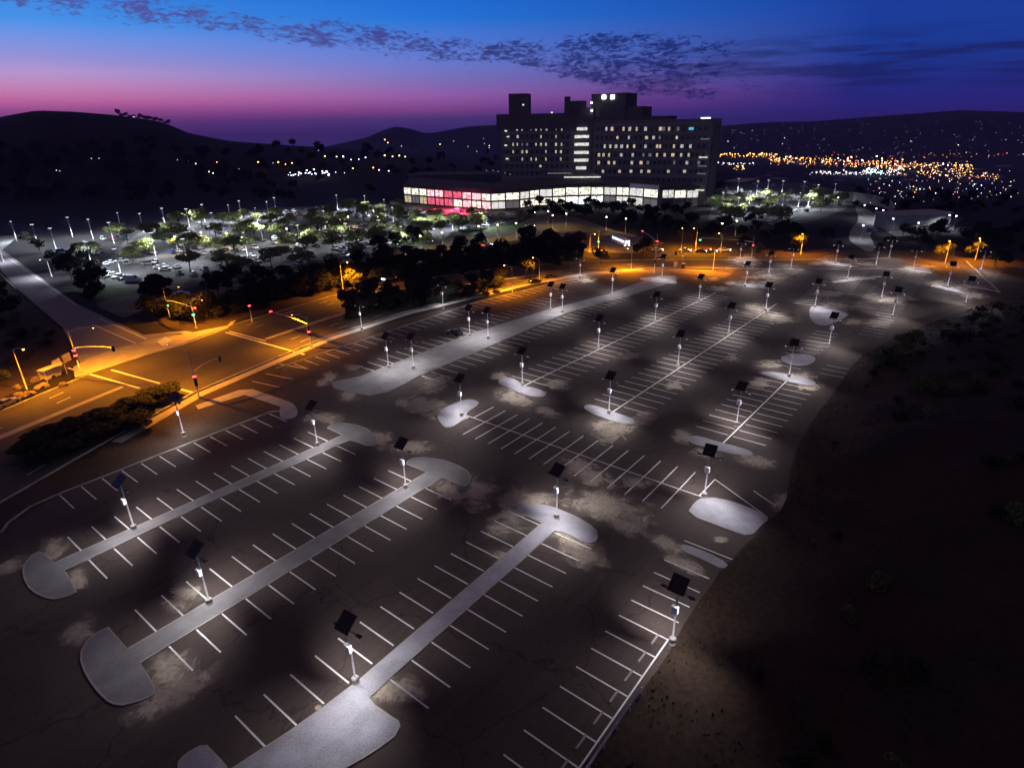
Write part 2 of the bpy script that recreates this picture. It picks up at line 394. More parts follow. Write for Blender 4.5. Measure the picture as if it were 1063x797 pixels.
stalls(14.2, 15, 42.9, 37.7); stalls(25.0, 11, 35.6, 29.9)
stalls(20.2, 14, 22.0, 16.6)
strip(bm, (60.6, 21.6), (60.6, 15.6), W, Z)
stalls(17.6, 13, 96.4, 90.9)
strip(bm, (20, 16.5), (45, 16.5), .16, Z)
# cross lot
for k in range(15):
    y = 65.2-2.74*k
    if k == 0: strip(bm, (71, y), (76.6, y), W, Z)
    else: strip(bm, (65.2, y), (76.6, y), W, Z)
strip(bm, (71, 66.6), (71, 23.4), W, Z)
tri = pp(rs([(455, 240), (543, 147), (825, 350)], 5.315, 640, 470)); path(bm, tri, W, Z)
strip(bm, *pp(rs([(755, 210), (880, 295)], 5.315, 640, 470)), W, Z)
# long far rows; they drift a little towards the right
dr = -.045*2.74
stalls(87.6+0*2.74, 33, 71.9, 66.8, dr); stalls(87.6, 33, 66.4, 61, dr); strip(bm, (86, 66.7), (178.5, 62.6), .22, Z+.004)
stalls(90.4, 30, 52.1, 46.9, dr*.6); stalls(90.4, 30, 46.1, 40.9, dr*.6); strip(bm, (86.5, 46.7), (176, 44.2), .22, Z+.004)
stalls(90.8, 12, 32.6, 27.1, dr*.5); stalls(90.8, 12, 26.3, 21.1, dr*.5); strip(bm, (87.6, 26.8), (121, 26.0), .22, Z+.004)
stalls(128, 8, 31, 25.5, dr*.5); stalls(140, 7, 29.5, 24.5); stalls(128, 3, 22, 17.5)
stalls(70, 32, 102.6, 97.2, 0, skip=(0, 1)); stalls(79.5, 36, 87.0, 81.6, -.02)
stalls(68, 23, 115.1, 109.7); stalls(131, 17, 115.0, 109.6, -.43)
for pts in ([(262, 396), (290, 402)], [(290, 378), (318, 383)], [(276, 388), (305, 394)]): strip(bm, *pp(pts), W, Z)
for x0, n, yc, d2 in ((192, 15, 56.8, -.15), (180, 8, 35, 0), (203, 14, 35.5, .1), (186, 22, 20.8, 0), (216, 12, 7, -.25), (236, 8, 45, -.2)):
    stalls(x0, n, yc+5.7, yc+.2, d2); stalls(x0, n, yc-.2, yc-5.6, d2)
stalls(210, 8, 73.5, 69, 0); stalls(160, 9, 20.5, 15.6)
struct('parking_markings', bm, paint)
# gravel islands
def shrink(pts, d):
    P_ = [Vector((p[0], p[1], 0)) for p in pts]; n = len(P_); ar = sum(P_[i].x*P_[(i+1) % n].y-P_[(i+1) % n].x*P_[i].y for i in range(n)); sg = 1 if ar > 0 else -1
    o = []
    for i in range(n):
        t_ = (P_[(i+1) % n]-P_[i-1]).normalized(); o.append(P_[i]+Vector((-t_.y, t_.x, 0))*d*sg)
    return o
def bed(pts, h, m, name='gravel_island'):
    struct('island_kerb', slab(pts, 0, h), concrete); struct(name, sheet(shrink(pts, .16), h+.006), m)
def island(px, it=2, h=.13, zb=0.0, m=gravel, name='gravel_island'):
    bed(smooth_poly(pp(px), it), h, m)
def island_w(pts, h=.13, m=None): bed(pts, h, m or gravel_grey)
island_w([tuple(v[:2]) for v in pp(rs([(150, 490), (128, 466), (108, 459), (90, 468), (72, 487), (62, 510), (66, 535), (78, 558), (96, 574), (120, 585), (150, 592), (185, 585), (213, 572), (205, 550), (180, 512), (560, 331), (965, 152), (985, 157), (1010, 167), (1030, 167), (1042, 158), (1040, 143), (1015, 122), (985, 110), (940, 103), (915, 108), (902, 118), (945, 138), (560, 308)], 2.6575, 0, 400))])
island_w([tuple(v[:2]) for v in pp(rs([(352, 302), (300, 242), (270, 256), (240, 280), (224, 308), (222, 335), (232, 365), (250, 395), (270, 422), (295, 446), (315, 456), (340, 459), (390, 446), (425, 430), (430, 407), (388, 342)], 2.6575, 0, 560) + rs([(500, 236), (555, 262), (575, 264), (588, 255), (592, 236), (580, 216), (550, 198), (500, 181), (440, 172), (405, 174), (384, 184), (380, 194), (410, 205), (447, 220)], 3.126, 300, 420))])
island_w([tuple(v[:2]) for v in pp(rs([(820, 385), (780, 366), (745, 350), (738, 340), (745, 328), (765, 323), (820, 325), (860, 334), (900, 350), (940, 368), (980, 392), (1000, 412), (1003, 430), (995, 445), (975, 452), (950, 446), (920, 430), (890, 416), (862, 412)], 3.126, 300, 420) + rs([(330, 388), (262, 452), (280, 475), (305, 492), (335, 513), (357, 527), (362, 545), (345, 578), (300, 612), (240, 650), (170, 690), (-60, 760), (-200, 690), (0, 560), (110, 482), (225, 395), (470, 185)], 3.126, 300, 580))], .13, gravel)
island([(183, 795), (190, 784), (213, 771), (224, 782), (240, 800), (240, 830), (190, 830)], 1)
island(rs([(385, 340), (430, 275), (470, 250), (560, 250), (700, 290), (800, 335), (845, 365), (800, 400), (740, 470), (600, 420)], 5.315, 640, 470), 1)
island(rs([(350, 510), (380, 508), (500, 550), (620, 615), (590, 645), (480, 590), (355, 540)], 5.315, 640, 470), 1)
island(rs([(80, 425), (110, 385), (230, 330), (290, 322), (340, 338), (330, 360), (250, 410), (285, 436), (240, 450), (170, 500), (130, 498), (95, 460)], 5.905, 440, 360), 2)
island(rs([(265, 140), (290, 118), (350, 128), (440, 160), (580, 208), (592, 235), (560, 242), (450, 222), (330, 182)], 5.905, 560, 400), 2)
island(rs([(440, 222), (495, 188), (560, 198), (610, 243), (700, 258), (755, 288), (735, 308), (660, 308), (590, 287), (540, 262)], 5.905, 440, 360), 2)
island(rs([(750, 105), (790, 93), (900, 105), (1063, 138), (1110, 165), (1080, 190), (980, 165), (860, 140)], 5.905, 660, 370), 2)
island(rs([(478, 305), (500, 294), (545, 293), (570, 303), (555, 320), (510, 322)], 2.296, 600, 240), 2)
island(rs([(318, 492), (380, 488), (520, 530), (640, 560), (725, 592), (700, 618), (560, 592), (420, 556), (330, 530)], 5.905, 660, 370), 1)
island_w([(66, 99.2), (64.5, 96.5), (65, 93), (66.5, 87.8), (70, 86), (76, 86.6), (79, 87.2), (106, 87.3), (134, 88.0), (159, 82.8), (180, 79.6), (189, 79.4), (192, 82), (189, 86), (176, 87.4), (160, 88.0), (134.5, 93.4), (106, 97.0), (72, 97.0)])
island(rs([(120, 232), (230, 222), (370, 248), (370, 266), (300, 262), (200, 250)], 5.905, 640, 250), 2, .18)
island(rs([(470, 468), (520, 460), (600, 465), (700, 505), (720, 512), (640, 560), (560, 585), (480, 555)], 5.905, 760, 240), 2)
island(rs([(60, 185), (120, 172), (200, 198), (150, 208), (80, 205)], 5.905, 760, 240), 1)
island(rs([(480, 193), (560, 188), (700, 205), (790, 212), (760, 220), (640, 212)], 5.905, 760, 240), 1)
island(rs([(310, 222), (420, 224), (480, 240), (510, 262), (430, 250), (370, 240)], 5.905, 883, 240), 1)
island(rs([(470, 335), (580, 342), (710, 380), (690, 388), (560, 358)], 5.905, 883, 240), 1)
island(rs([(80, 320), (200, 330), (230, 350), (150, 352), (60, 340)], 5.905, 760, 240), 1)
island(rs([(600, 310), (705, 296), (900, 275), (920, 280), (760, 302), (640, 318)], 5.905, 760, 240), 1)
# washed-out sandy dirt on the asphalt
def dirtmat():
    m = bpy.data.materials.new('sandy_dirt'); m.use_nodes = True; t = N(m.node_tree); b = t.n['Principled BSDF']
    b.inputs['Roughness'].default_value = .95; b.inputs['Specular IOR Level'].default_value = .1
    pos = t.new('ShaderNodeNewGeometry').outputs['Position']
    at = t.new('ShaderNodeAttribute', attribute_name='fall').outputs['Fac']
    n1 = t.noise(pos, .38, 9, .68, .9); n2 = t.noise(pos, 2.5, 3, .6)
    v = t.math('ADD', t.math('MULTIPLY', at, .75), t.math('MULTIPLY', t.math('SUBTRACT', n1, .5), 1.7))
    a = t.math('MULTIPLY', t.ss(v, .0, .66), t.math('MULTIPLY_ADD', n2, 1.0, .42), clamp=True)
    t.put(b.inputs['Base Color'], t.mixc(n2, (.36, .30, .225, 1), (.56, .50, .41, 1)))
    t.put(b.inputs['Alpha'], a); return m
dm = dirtmat()
bm = bmesh.new(); fl = bm.verts.layers.float.new('fall')
def dirt(cx, cy, ax, ay, rot=0.0, k=[0]):
    k[0] += 1; z = .034 + .004*(k[0] % 5)
    cen = G(cx, cy, z); ctr = bm.verts.new(cen); ctr[fl] = 1.0; prev = None; n = 20
    ax *= 1.75; ay *= 1.75
    for q in (.33, .66, 1.0):
        ring = []
        for i in range(n):
            t = 2*math.pi*i/n; u, v = ax*q*math.cos(t), ay*q*math.sin(t); cr, sr = math.cos(R(rot)), math.sin(R(rot))
            vv = bm.verts.new(G(cx+u*cr-v*sr, cy+u*sr+v*cr, z)); vv[fl] = 1-q; ring.append(vv)
        for i in range(n):
            j = (i+1) % n
            f = bm.faces.new((ctr, ring[j], ring[i])) if prev is None else bm.faces.new((prev[i], prev[j], ring[j], ring[i]))
        prev = ring
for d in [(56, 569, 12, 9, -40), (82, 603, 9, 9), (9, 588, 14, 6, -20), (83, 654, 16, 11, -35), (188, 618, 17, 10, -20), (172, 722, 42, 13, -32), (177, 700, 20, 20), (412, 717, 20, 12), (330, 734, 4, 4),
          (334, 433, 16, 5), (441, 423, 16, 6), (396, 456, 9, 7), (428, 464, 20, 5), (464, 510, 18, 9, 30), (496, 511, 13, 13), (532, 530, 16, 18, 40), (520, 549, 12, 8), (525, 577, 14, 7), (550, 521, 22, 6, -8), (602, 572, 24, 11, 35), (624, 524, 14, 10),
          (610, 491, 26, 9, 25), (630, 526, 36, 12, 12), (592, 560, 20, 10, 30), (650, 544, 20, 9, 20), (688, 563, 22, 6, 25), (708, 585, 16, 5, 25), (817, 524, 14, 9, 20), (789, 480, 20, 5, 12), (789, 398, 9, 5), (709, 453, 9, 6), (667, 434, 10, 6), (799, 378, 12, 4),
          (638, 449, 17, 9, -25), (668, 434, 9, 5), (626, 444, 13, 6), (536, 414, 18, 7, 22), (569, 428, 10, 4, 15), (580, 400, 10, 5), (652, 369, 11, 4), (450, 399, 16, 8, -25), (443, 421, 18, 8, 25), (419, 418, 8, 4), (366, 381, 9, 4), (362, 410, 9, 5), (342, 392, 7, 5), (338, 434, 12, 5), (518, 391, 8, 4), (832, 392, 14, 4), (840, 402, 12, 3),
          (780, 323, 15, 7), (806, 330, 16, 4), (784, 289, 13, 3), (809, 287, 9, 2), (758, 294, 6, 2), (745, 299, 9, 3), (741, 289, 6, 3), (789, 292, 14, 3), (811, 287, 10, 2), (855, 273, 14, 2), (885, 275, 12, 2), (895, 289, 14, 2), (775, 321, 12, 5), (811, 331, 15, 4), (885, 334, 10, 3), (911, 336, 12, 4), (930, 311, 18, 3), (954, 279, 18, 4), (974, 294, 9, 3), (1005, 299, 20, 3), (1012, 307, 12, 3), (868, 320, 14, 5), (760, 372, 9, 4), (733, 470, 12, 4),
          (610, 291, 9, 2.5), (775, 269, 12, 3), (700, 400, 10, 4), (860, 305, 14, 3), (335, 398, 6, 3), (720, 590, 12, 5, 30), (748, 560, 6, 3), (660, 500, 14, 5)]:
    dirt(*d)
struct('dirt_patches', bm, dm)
# ------------------------------------------------------------------ the dark slope on the right
EDGE = [(700, 905), (655, 840), (618, 800), (648, 757), (676, 722), (700, 688), (716, 655), (738, 622), (756, 596), (770, 580), (786, 564), (802, 548), (817, 532), (824, 515), (826, 490), (836, 462), (850, 436), (868, 412), (880, 395), (888, 382), (900, 370), (925, 356), (955, 342), (1000, 325), (1040, 312), (1110, 302)]
ep = [G(a, b)+Vector((0, .95, 0)) for a, b in EDGE]
def mz(p, din):
    base = 12.5*sm(din/52.) * (0.75+.75*sm((p.x-60)/90))
    n = mn.noise(Vector((p.x/9, p.y/9, 0)))*.9 + mn.noise(Vector((p.x/2.7, p.y/2.7, 5)))*.35 + mn.noise(Vector((p.x/28, p.y/28, 3)))*1.6
    return base + n*sm(din/10.) + .07 + (.06*mn.noise(Vector((p.x/1.1, p.y/1.1, 9)))+.05)*sm(din/.8)
bm = bmesh.new(); rws = []
seg = []
for i in range(len(ep)-1):
    n = max(1, int((ep[i+1]-ep[i]).length/1.3))
    seg += [ep[i].lerp(ep[i+1], k/n) for k in range(n)]
seg.append(ep[-1])
MT = {}
for i, p in enumerate(seg):
    row = []
    jit = .5*mn.noise(Vector((p.x/3, p.y/3, 2)))
    for q in range(64):
        d = (0 if q == 0 else .25*q**1.5+jit)
        pt = Vector((p.x + d*.10, p.y - d, 0)); z = mz(pt, d) if q else -.01
        row.append(bm.verts.new((pt.x, pt.y, z)))
    rws.append(row)
for a, b in zip(rws, rws[1:]):
    for k in range(63): f = bm.faces.new((a[k], a[k+1], b[k+1], b[k])); f.smooth = True
bmesh.ops.recalc_face_normals(bm, faces=bm.faces)
mound_pts = [[v.co.copy() for v in r] for r in rws]
struct('hillside', bm, soil2)
exec_after = []
# ------------------------------------------------------------------ trees
def leafcloud(bm, clumps, n, size, rnd):
    for _ in range(n):
        c, r, sz = rnd.choice(clumps)
        while True:
            d = Vector((rnd.uniform(-1, 1), rnd.uniform(-1, 1), rnd.uniform(-1, 1)))
            if .05 < d.length <= 1: break
        d = d.normalized()*(d.length**.45)
        p = Vector(c)+Vector((d.x*r, d.y*r, d.z*r*sz))
        a = Vector((rnd.gauss(0, 1), rnd.gauss(0, 1), rnd.gauss(0, .6))).normalized(); b = a.cross(Vector((rnd.gauss(0, 1), rnd.gauss(0, 1), rnd.gauss(0, 1)))).normalized()
        s1 = size*rnd.uniform(.6, 1.3); s2 = s1*rnd.uniform(.5, .9)
        bm.faces.new([bm.verts.new(p+a*s1), bm.verts.new(p+b*s2), bm.verts.new(p-a*s1), bm.verts.new(p-b*s2)])
def make_tree(seed, h, cr, lm, n=1500, size=.32, low=.35, squash=.75):
    rnd = random.Random(seed); t = empty('tree')
    bm = bmesh.new(); top = Vector((rnd.uniform(-.3, .3), rnd.uniform(-.3, .3), h*.6))
    tube(bm, [(0, 0, 0), (top.x*.4, top.y*.4, h*.3), top], .028*h, 7, .012*h)
    clumps = []
    for k in range(9):
        a = k*2.4+rnd.uniform(-.4, .4); rr = cr*rnd.uniform(.35, .72); z = h*(low+.12+rnd.uniform(0, .48)*(1-.3*rr/cr))
        e = Vector((math.cos(a)*rr, math.sin(a)*rr, z)); s0 = Vector((0, 0, h*rnd.uniform(.25, .5)))
        tube(bm, [s0, s0.lerp(e, .5)+Vector((0, 0, .2)), e], .011*h, 5, .004*h)
        clumps.append((e, cr*rnd.uniform(.3, .5), squash*rnd.uniform(.8, 1.1)))
    clumps.append((Vector((top.x, top.y, h*.8)), cr*.45, squash))
    obj('trunk', bm, bark, t)
    bm = bmesh.new(); leafcloud(bm, clumps, n, size, rnd); obj('crown', bm, lm, t)
    return t
def make_shrub(seed, r, lm, n=320, size=.14):
    rnd = random.Random(seed); t = empty('shrub'); bm = bmesh.new()
    cl = [(Vector((rnd.uniform(-.6, .6)*r, rnd.uniform(-.6, .6)*r, rnd.uniform(.35, .8)*r)), r*rnd.uniform(.3, .6), .8) for _ in range(6)]
    for c0, _, _ in cl: tube(bm, [(0, 0, -.1), (c0.x*.6, c0.y*.6, c0.z*.6), c0], .03, 4, .01)
    obj('stem', bm, bark, t); bm = bmesh.new(); leafcloud(bm, cl, n, size, rnd); obj('foliage', bm, lm, t)
    return t
protos = {}
def proto(kind):
    k = protos.setdefault(kind, [])
    if not k:
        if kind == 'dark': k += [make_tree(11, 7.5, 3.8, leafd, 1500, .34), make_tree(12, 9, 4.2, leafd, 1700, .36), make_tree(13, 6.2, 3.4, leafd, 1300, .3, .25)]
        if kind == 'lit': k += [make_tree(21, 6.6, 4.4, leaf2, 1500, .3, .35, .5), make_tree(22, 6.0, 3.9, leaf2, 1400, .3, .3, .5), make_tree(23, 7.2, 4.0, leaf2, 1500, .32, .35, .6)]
        if kind == 'street': k += [make_tree(31, 7, 3.4, leaf, 1500, .28), make_tree(32, 6, 3, leaf, 1200, .28)]
        if kind == 'shrub': k += [make_shrub(41, 1.3, leafd), make_shrub(42, 1.0, leafd), make_shrub(43, 1.6, leaf, 420)]
        for o in k: o['_used'] = 0
    return k
rt_ = random.Random(5)
def plant(kind, loc, scale=1.0, label='', cat='tree', group=None, cnt=[0]):
    k = proto(kind); cnt[0] += 1; p = k[cnt[0] % len(k)]
    if p['_used'] == 0: o = p; p['_used'] = 1
    else: o = copy_tree(p)
    o.location = loc; o.rotation_euler = (0, 0, rt_.uniform(0, 6.28)); s = scale*rt_.uniform(.9, 1.12); o.scale = (s, s, s*rt_.uniform(.9, 1.12))
    o['label'] = label; o['category'] = cat
    if group: o['group'] = group
    elif 'group' in o: del o['group']
    if '_used' in o and o is not p: del o['_used']
    return o
# ------------------------------------------------------------------ solar lamp posts of the lot
COOL = (.99, .94, .97)
def make_solar():
    t = empty('solar_lamp_post')
    bm = bmesh.new(); tube(bm, [(0, 0, 0), (0, 0, .72)], .34, 16); tube(bm, [(0, 0, .72), (0, 0, .77)], .30, 16); obj('base', bm, concrete, t)
    bm = bmesh.new(); bx(bm, (0, 0, .785), (.4, .4, .03)); tube(bm, [(0, 0, .77), (0, 0, 6.9)], .10, 10, .075); obj('pole', bm, steel, t)
    bm = bmesh.new(); bx(bm, (-.22, 0, 4.45), (.34, .62, .74)); bx(bm, (-.22, 0, 4.84), (.40, .68, .04)); bx(bm, (-.40, .22, 4.45), (.03, .05, .12)); obj('battery_box', bm, white, t)
    bm = bmesh.new(); tube(bm, [(0, -1.2, 6.45), (0, 1.2, 6.45)], .04, 6); obj('arm', bm, darkmet, t)
    for s_ in (-1, 1):
        bm = bmesh.new(); bx(bm, (0, s_*1.4, 6.44), (.34, .56, .10)); bx(bm, (0, s_*1.35, 6.51), (.2, .3, .05)); hd = obj('lamp_head', bm, darkmet, t)
        bm = bmesh.new(); bx(bm, (0, s_*1.42, 6.375), (.24, .42, .03)); obj('lens', bm, lens, hd)
    bm = bmesh.new(); mt = Matrix.Translation((-.05, 0, 7.35)) @ Matrix.Rotation(R(-38), 4, 'Y') @ Matrix.Rotation(R(0), 4, 'X')
    bx(bm, (0, 0, 0), (1.75, 1.6, .06)); bmesh.ops.transform(bm, matrix=mt, verts=bm.verts)
    fr = obj('solar_panel', bm, panelm, t)
    bm = bmesh.new()
    for y in (-.6, .6): bx(bm, (0, y, -.06), (1.3, .05, .06))
    for y in (-.81, .81): bx(bm, (0, y, 0), (1.78, .03, .085))
    for x in (-.88, .88): bx(bm, (x, 0, 0), (.03, 1.6, .085))
    bmesh.ops.transform(bm, matrix=mt, verts=bm.verts); tube(bm, [(0, 0, 6.85), (-.03, 0, 7.28)], .05, 6); obj('panel_frame', bm, darkmet, t)
    for s_ in (-1, 1): spot('lamp_light', (0, s_*1.42, 6.33), SOLAR_W, COOL, t, 117, 1.0, .12, (s_*.80, s_*.05, -1))
    return t
SOLAR_W = 3500
SG = 'solar lamp posts of the empty parking lot'
sp = make_solar()
LAMPS = [((140, 550.5), 'solar lamp post near the left end of the narrow gravel strip closest to the road'),
 ((330, 464), 'solar lamp post at the right end of the gravel strip closest to the road'),
 ((191.3, 453.4), 'solar lamp post standing on bare ground outside the kerb below the traffic signals'),
 ((218, 627.6), 'solar lamp post near the left end of the middle gravel strip'),
 ((421.5, 508), 'solar lamp post by the hooked right end of the middle gravel strip'),
 ((369.7, 709.6), 'nearest solar lamp post, at the throat of the widest gravel bed at bottom'),
 ((577.9, 539), 'solar lamp post on the bluish T-shaped gravel head in the picture centre'),
 ((697.6, 668.5), 'solar lamp post at the edge of the dark slope beside the wheel stops'),
 ((731, 516.9), 'solar lamp post at the corner of the painted triangle and gravel bed by the slope'),
 ((479.3, 432.8), 'solar lamp post on the rounded gravel island at the left of the crosswise stalls'),
 ((542.3, 401), 'solar lamp post at the near end of the second long divider, on a pale island'),
 ((621.1, 362.5), 'second solar lamp post along the divider that starts at the pale blotchy island'),
 ((679.8, 334.7), 'third solar lamp post along the divider that starts at the pale blotchy island'),
 ((725.2, 313.5), 'far-end solar lamp post of the divider that starts at the pale blotchy island'),
 ((632, 430), 'solar lamp post on the slim lozenge island at the near end of the middle divider'),
 ((703.5, 381.2), 'second solar lamp post along the middle divider behind the slim lozenge island'),
 ((756, 347.9), 'third solar lamp post along the middle divider behind the slim lozenge island'),
 ((794.4, 323.7), 'far-end solar lamp post of the middle divider, amid pale dirt'),
 ((764.2, 442.8), 'solar lamp post near the lower end of the short divider beside the dark slope'),
 ((818.7, 392), 'solar lamp post on the long oval island at the upper end of the short divider'),
 ((687, 289.3), 'solar lamp post on the small island at the far tip of the wide median'),
 ((773.2, 298.2), 'solar lamp post just past the far tip of the divider rows, by streaks of dirt'),
 ((797.6, 285.7), 'solar lamp post in the far lot near the palm-like bush'),
 ((821, 278.1), 'solar lamp post in the far lot below the first glowing orange tree'),
 ((845.5, 319.6), 'solar lamp post at the tip of the grey far island with stalls on both sides'),
 ((867, 273.9), 'solar lamp post by the back edge of the far lot, below the curved road'),
 ((879.4, 290.8), 'solar lamp post between two curved aisles of the far lot'),
 ((914.4, 311.1), 'solar lamp post mid-row in the far right rows of stalls'),
 ((859.9, 360.2), 'solar lamp post at the brown foot of the slope beside the far stalls'),
 ((926, 330), 'solar lamp post half hidden behind the dark slope'),
 ((909, 276), 'short looking solar lamp post at the back edge below the curved road mouth'),
 ((922.6, 268.5), 'lone solar lamp post at the back edge, left of the row end'),
 ((947.4, 280.6), 'solar lamp post behind the pale hooked island at far right'),
 ((982.9, 299.3), 'solar lamp post by the pale kerbed corner at far right'),
 ((1001.5, 317), 'solar lamp post in the corner where the slope meets the white kerb'),
 ((1017.6, 281.5), 'leaning solar lamp post outside the white kerb at far right'),
 ((767.6, 271.6), 'solar lamp post beyond the end of the orange lit junction'),
 ((375.9, 343.5), 'solar lamp post on the verge behind the long kerb, nearest the road bend'),
 ((460.2, 320.6), 'solar lamp post on the verge halfway along the long kerb'),
 ((602, 289), 'solar lamp post on the verge by the orange kerb below the trees')]
PX0 = {(909, 276): 0}
used = False
for i, (px, lab) in enumerate(LAMPS):
    o = sp if not used else copy_tree(sp); used = True
    g = G(*px); o.location = (g.x, g.y, .10); o.rotation_euler = (0, 0, R(rt_.uniform(-6, 6))); tag(o, lab, 'lamp post', SG)
PAIRS = [(78.2, 95.6, 81.0, 90.9), (104.3, 95.7, 105.2, 90.6), (134.4, 92.6, 134.2, 88.6), (159.2, 87.3, None, None)]
nm = ['first', 'second', 'third', 'fourth']
for k, (a, b, c2, d2) in enumerate(PAIRS):
    o = copy_tree(sp); o.location = (a, b, .12); tag(o, f'solar lamp post on upper edge of the wide gravel median, {nm[k]} from near end', 'lamp post', SG)
    if c2:
        o = copy_tree(sp); o.location = (c2, d2, .12); tag(o, f'solar lamp post on lower edge of the wide gravel median, {nm[k]} from near end', 'lamp post', SG)
# wheel stops and guard rail
ws = None
ordn = ['first', 'second', 'third', 'fourth', 'fifth', 'sixth', 'seventh', 'eighth']
for k in range(7):
    if ws is None:
        bm = bmesh.new(); bx(bm, (0, 0, .08), (1.55, .18, .14), taper=.93); ws = o = obj('wheel_stop', bm, concrete)
    else: o = copy_tree(ws)
    o.location = (45.0-.9-2.74*k, 17.55, .02)
    tag(o, f'concrete wheel stop beside the guard rail, {ordn[k]} down from the lamp post at the slope', 'wheel stop', 'wheel stops of the stalls along the slope')
t = empty('guard_rail', (20, 16.0, 0)); tag(t, 'low pale metal guard rail along the stalls at the foot of the dark slope', 'guard rail')
for k in range(9):
    bm = bmesh.new(); bx(bm, (k*2.2, -.25, .42), (.1, .1, .9)); obj('post', bm, steel, t)
for z in (.45, .8):
    bm = bmesh.new(); tube(bm, [(0, -.17, z), (17.6, -.17, z)], .05, 6); obj('rail', bm, steel, t)
# ------------------------------------------------------------------ traffic signals
rede = mat('red_signal', (.5, .02, .02), 0, 1, .4, emit=(1, .03, .04), estr=14)
grne = mat('green_signal', (.02, .5, .35), 0, 1, .4, emit=(.05, 1, .65), estr=8)
offl = mat('dark_signal_lens', (.02, .02, .02), 0, 1, .4)
SOD = (1.0, .31, .005)
def head(t, p, col, big=1.0):
    bm = bmesh.new(); bx(bm, p, (.38*big, .38*big, 1.15*big)); h_ = obj('signal_head', bm, darkmet, t)
    bm = bmesh.new()
    for k, m_ in enumerate((rede if col == 'r' else offl, offl, grne if col == 'g' else offl)):
        for d in ((-.2, 0), (0, -.2), (.2, 0), (0, .2)):
            z = p[2]+(.36-.36*k)*big; r_ = (.13 if m_ is offl else .17)*big
            ball(bm, (p[0]+d[0]*big, p[1]+d[1]*big, z), r_, 8, 6, mi=k)
    obj('signal_lamp', bm, [rede if col == 'r' else offl, offl, grne if col == 'g' else offl], h_)
def signal(base, hgt, armz, armto, heads, label, lum=None, lumW=0, lumto=None):
    b = G(*base); t = empty('traffic_signal', (b.x, b.y, 0)); tag(t, label, 'traffic signal', 'traffic signals of the orange lit junctions')
    bm = bmesh.new(); tube(bm, [(0, 0, 0), (0, 0, hgt)], .15, 8, .10); bx(bm, (0, 0, .15), (.5, .5, .3)); obj('pole', bm, steel, t)
    if armto:
        e = G(armto[0], armto[1], armz+.9)-Vector((b.x, b.y, 0)); bm = bmesh.new()
        tube(bm, [(0, 0, armz), (e.x*.3, e.y*.3, armz+.55), (e.x*.65, e.y*.65, armz+.85), (e.x, e.y, e.z)], .13, 8, .07); obj('mast_arm', bm, steel, t)
    else: e = Vector((0, 0, 0))
    for where, dz, col in heads: head(t, (e.x*where, e.y*where, (armz+.9*min(1, where*1.5))*1.0+dz if where > 0.05 else 3.2+dz), col)
    if lum:
        l = Vector(lum); bm = bmesh.new(); tube(bm, [(0, 0, hgt-.3), (l.x*.5, l.y*.5, hgt+.5), (l.x, l.y, hgt+.55)], .06, 6, .045); obj('lamp_arm', bm, steel, t)
        bm = bmesh.new(); bx(bm, (l.x, l.y, hgt+.52), (.35, .8, .16), math.atan2(l.y, l.x)-math.pi/2); hh = obj('lamp_head', bm, steel, t)
        bm = bmesh.new(); ball(bm, (l.x, l.y, hgt+.42), .17, 8, 6, .5); obj('lens', bm, sodlens, hh)
        spot('lamp_light', (l.x, l.y, hgt+.25), lumW, SOD, t, 160, .6, .15)
    return t
signal((207, 413), 9.5, 5.4, (228, 371), [(0, .9, 'r'), (0, -.1, ''), (.98, -.3, '')], 'traffic signal on the near corner with its lit mast arm over the wide road', (-1, 6.0, 0), 4200)
signal((323, 360), 7.2, 5.6, (281, 323.5), [(0, .2, 'r'), (0, 1.4, ''), (1, -.3, 'r')], 'traffic signal by the lot corner with a long arm ending in a red light', (-1.5, 3.5, 0), 3600)
signal((84, 387), 9.5, 5.6, (118, 361), [(0, .4, 'r'), (.98, -.2, ''), (0, 1.6, 'r')], 'traffic signal on the far left corner by the bus shelter', (3.5, -4, 0), 4600)
signal((176.8, 331), 8.8, 5.2, (202, 320), [(0, .9, 'g'), (1, -.3, 'r')], 'traffic signal with a green light left of the shrubs on the far corner', (2, -5.0, 0), 3800)
signal((204, 341), 7.5, 5, None, [(0, .9, 'g')], 'slim signal post with a green light at the far kerb', (1.2, -4.0, 0), 2600)
signal((262, 334), 4.6, 4, None, [(0, .9, 'r')], 'small median signal post with a single red light', None)
signal((681, 266), 8.5, 5.4, (667, 240), [(0, 2.2, 'r'), (1, -.3, 'r')], 'red traffic signal behind the round tree at the far junction')
signal((780, 268), 8.5, 6.0, (727, 247), [(1, -.4, 'g'), (0, 1.2, 'r')], 'traffic signal with a very long pale arm reaching left at the far junction')
signal((621, 262), 8.0, 5.2, None, [(0, 1.4, 'g')], 'green traffic signal at the grey drive left of the bus')
signal((679, 283), 8.5, 5.2, (702, 262), [(0, .6, ''), (1, -.3, '')], 'traffic signal with back-lit heads on the lot side of the far junction')
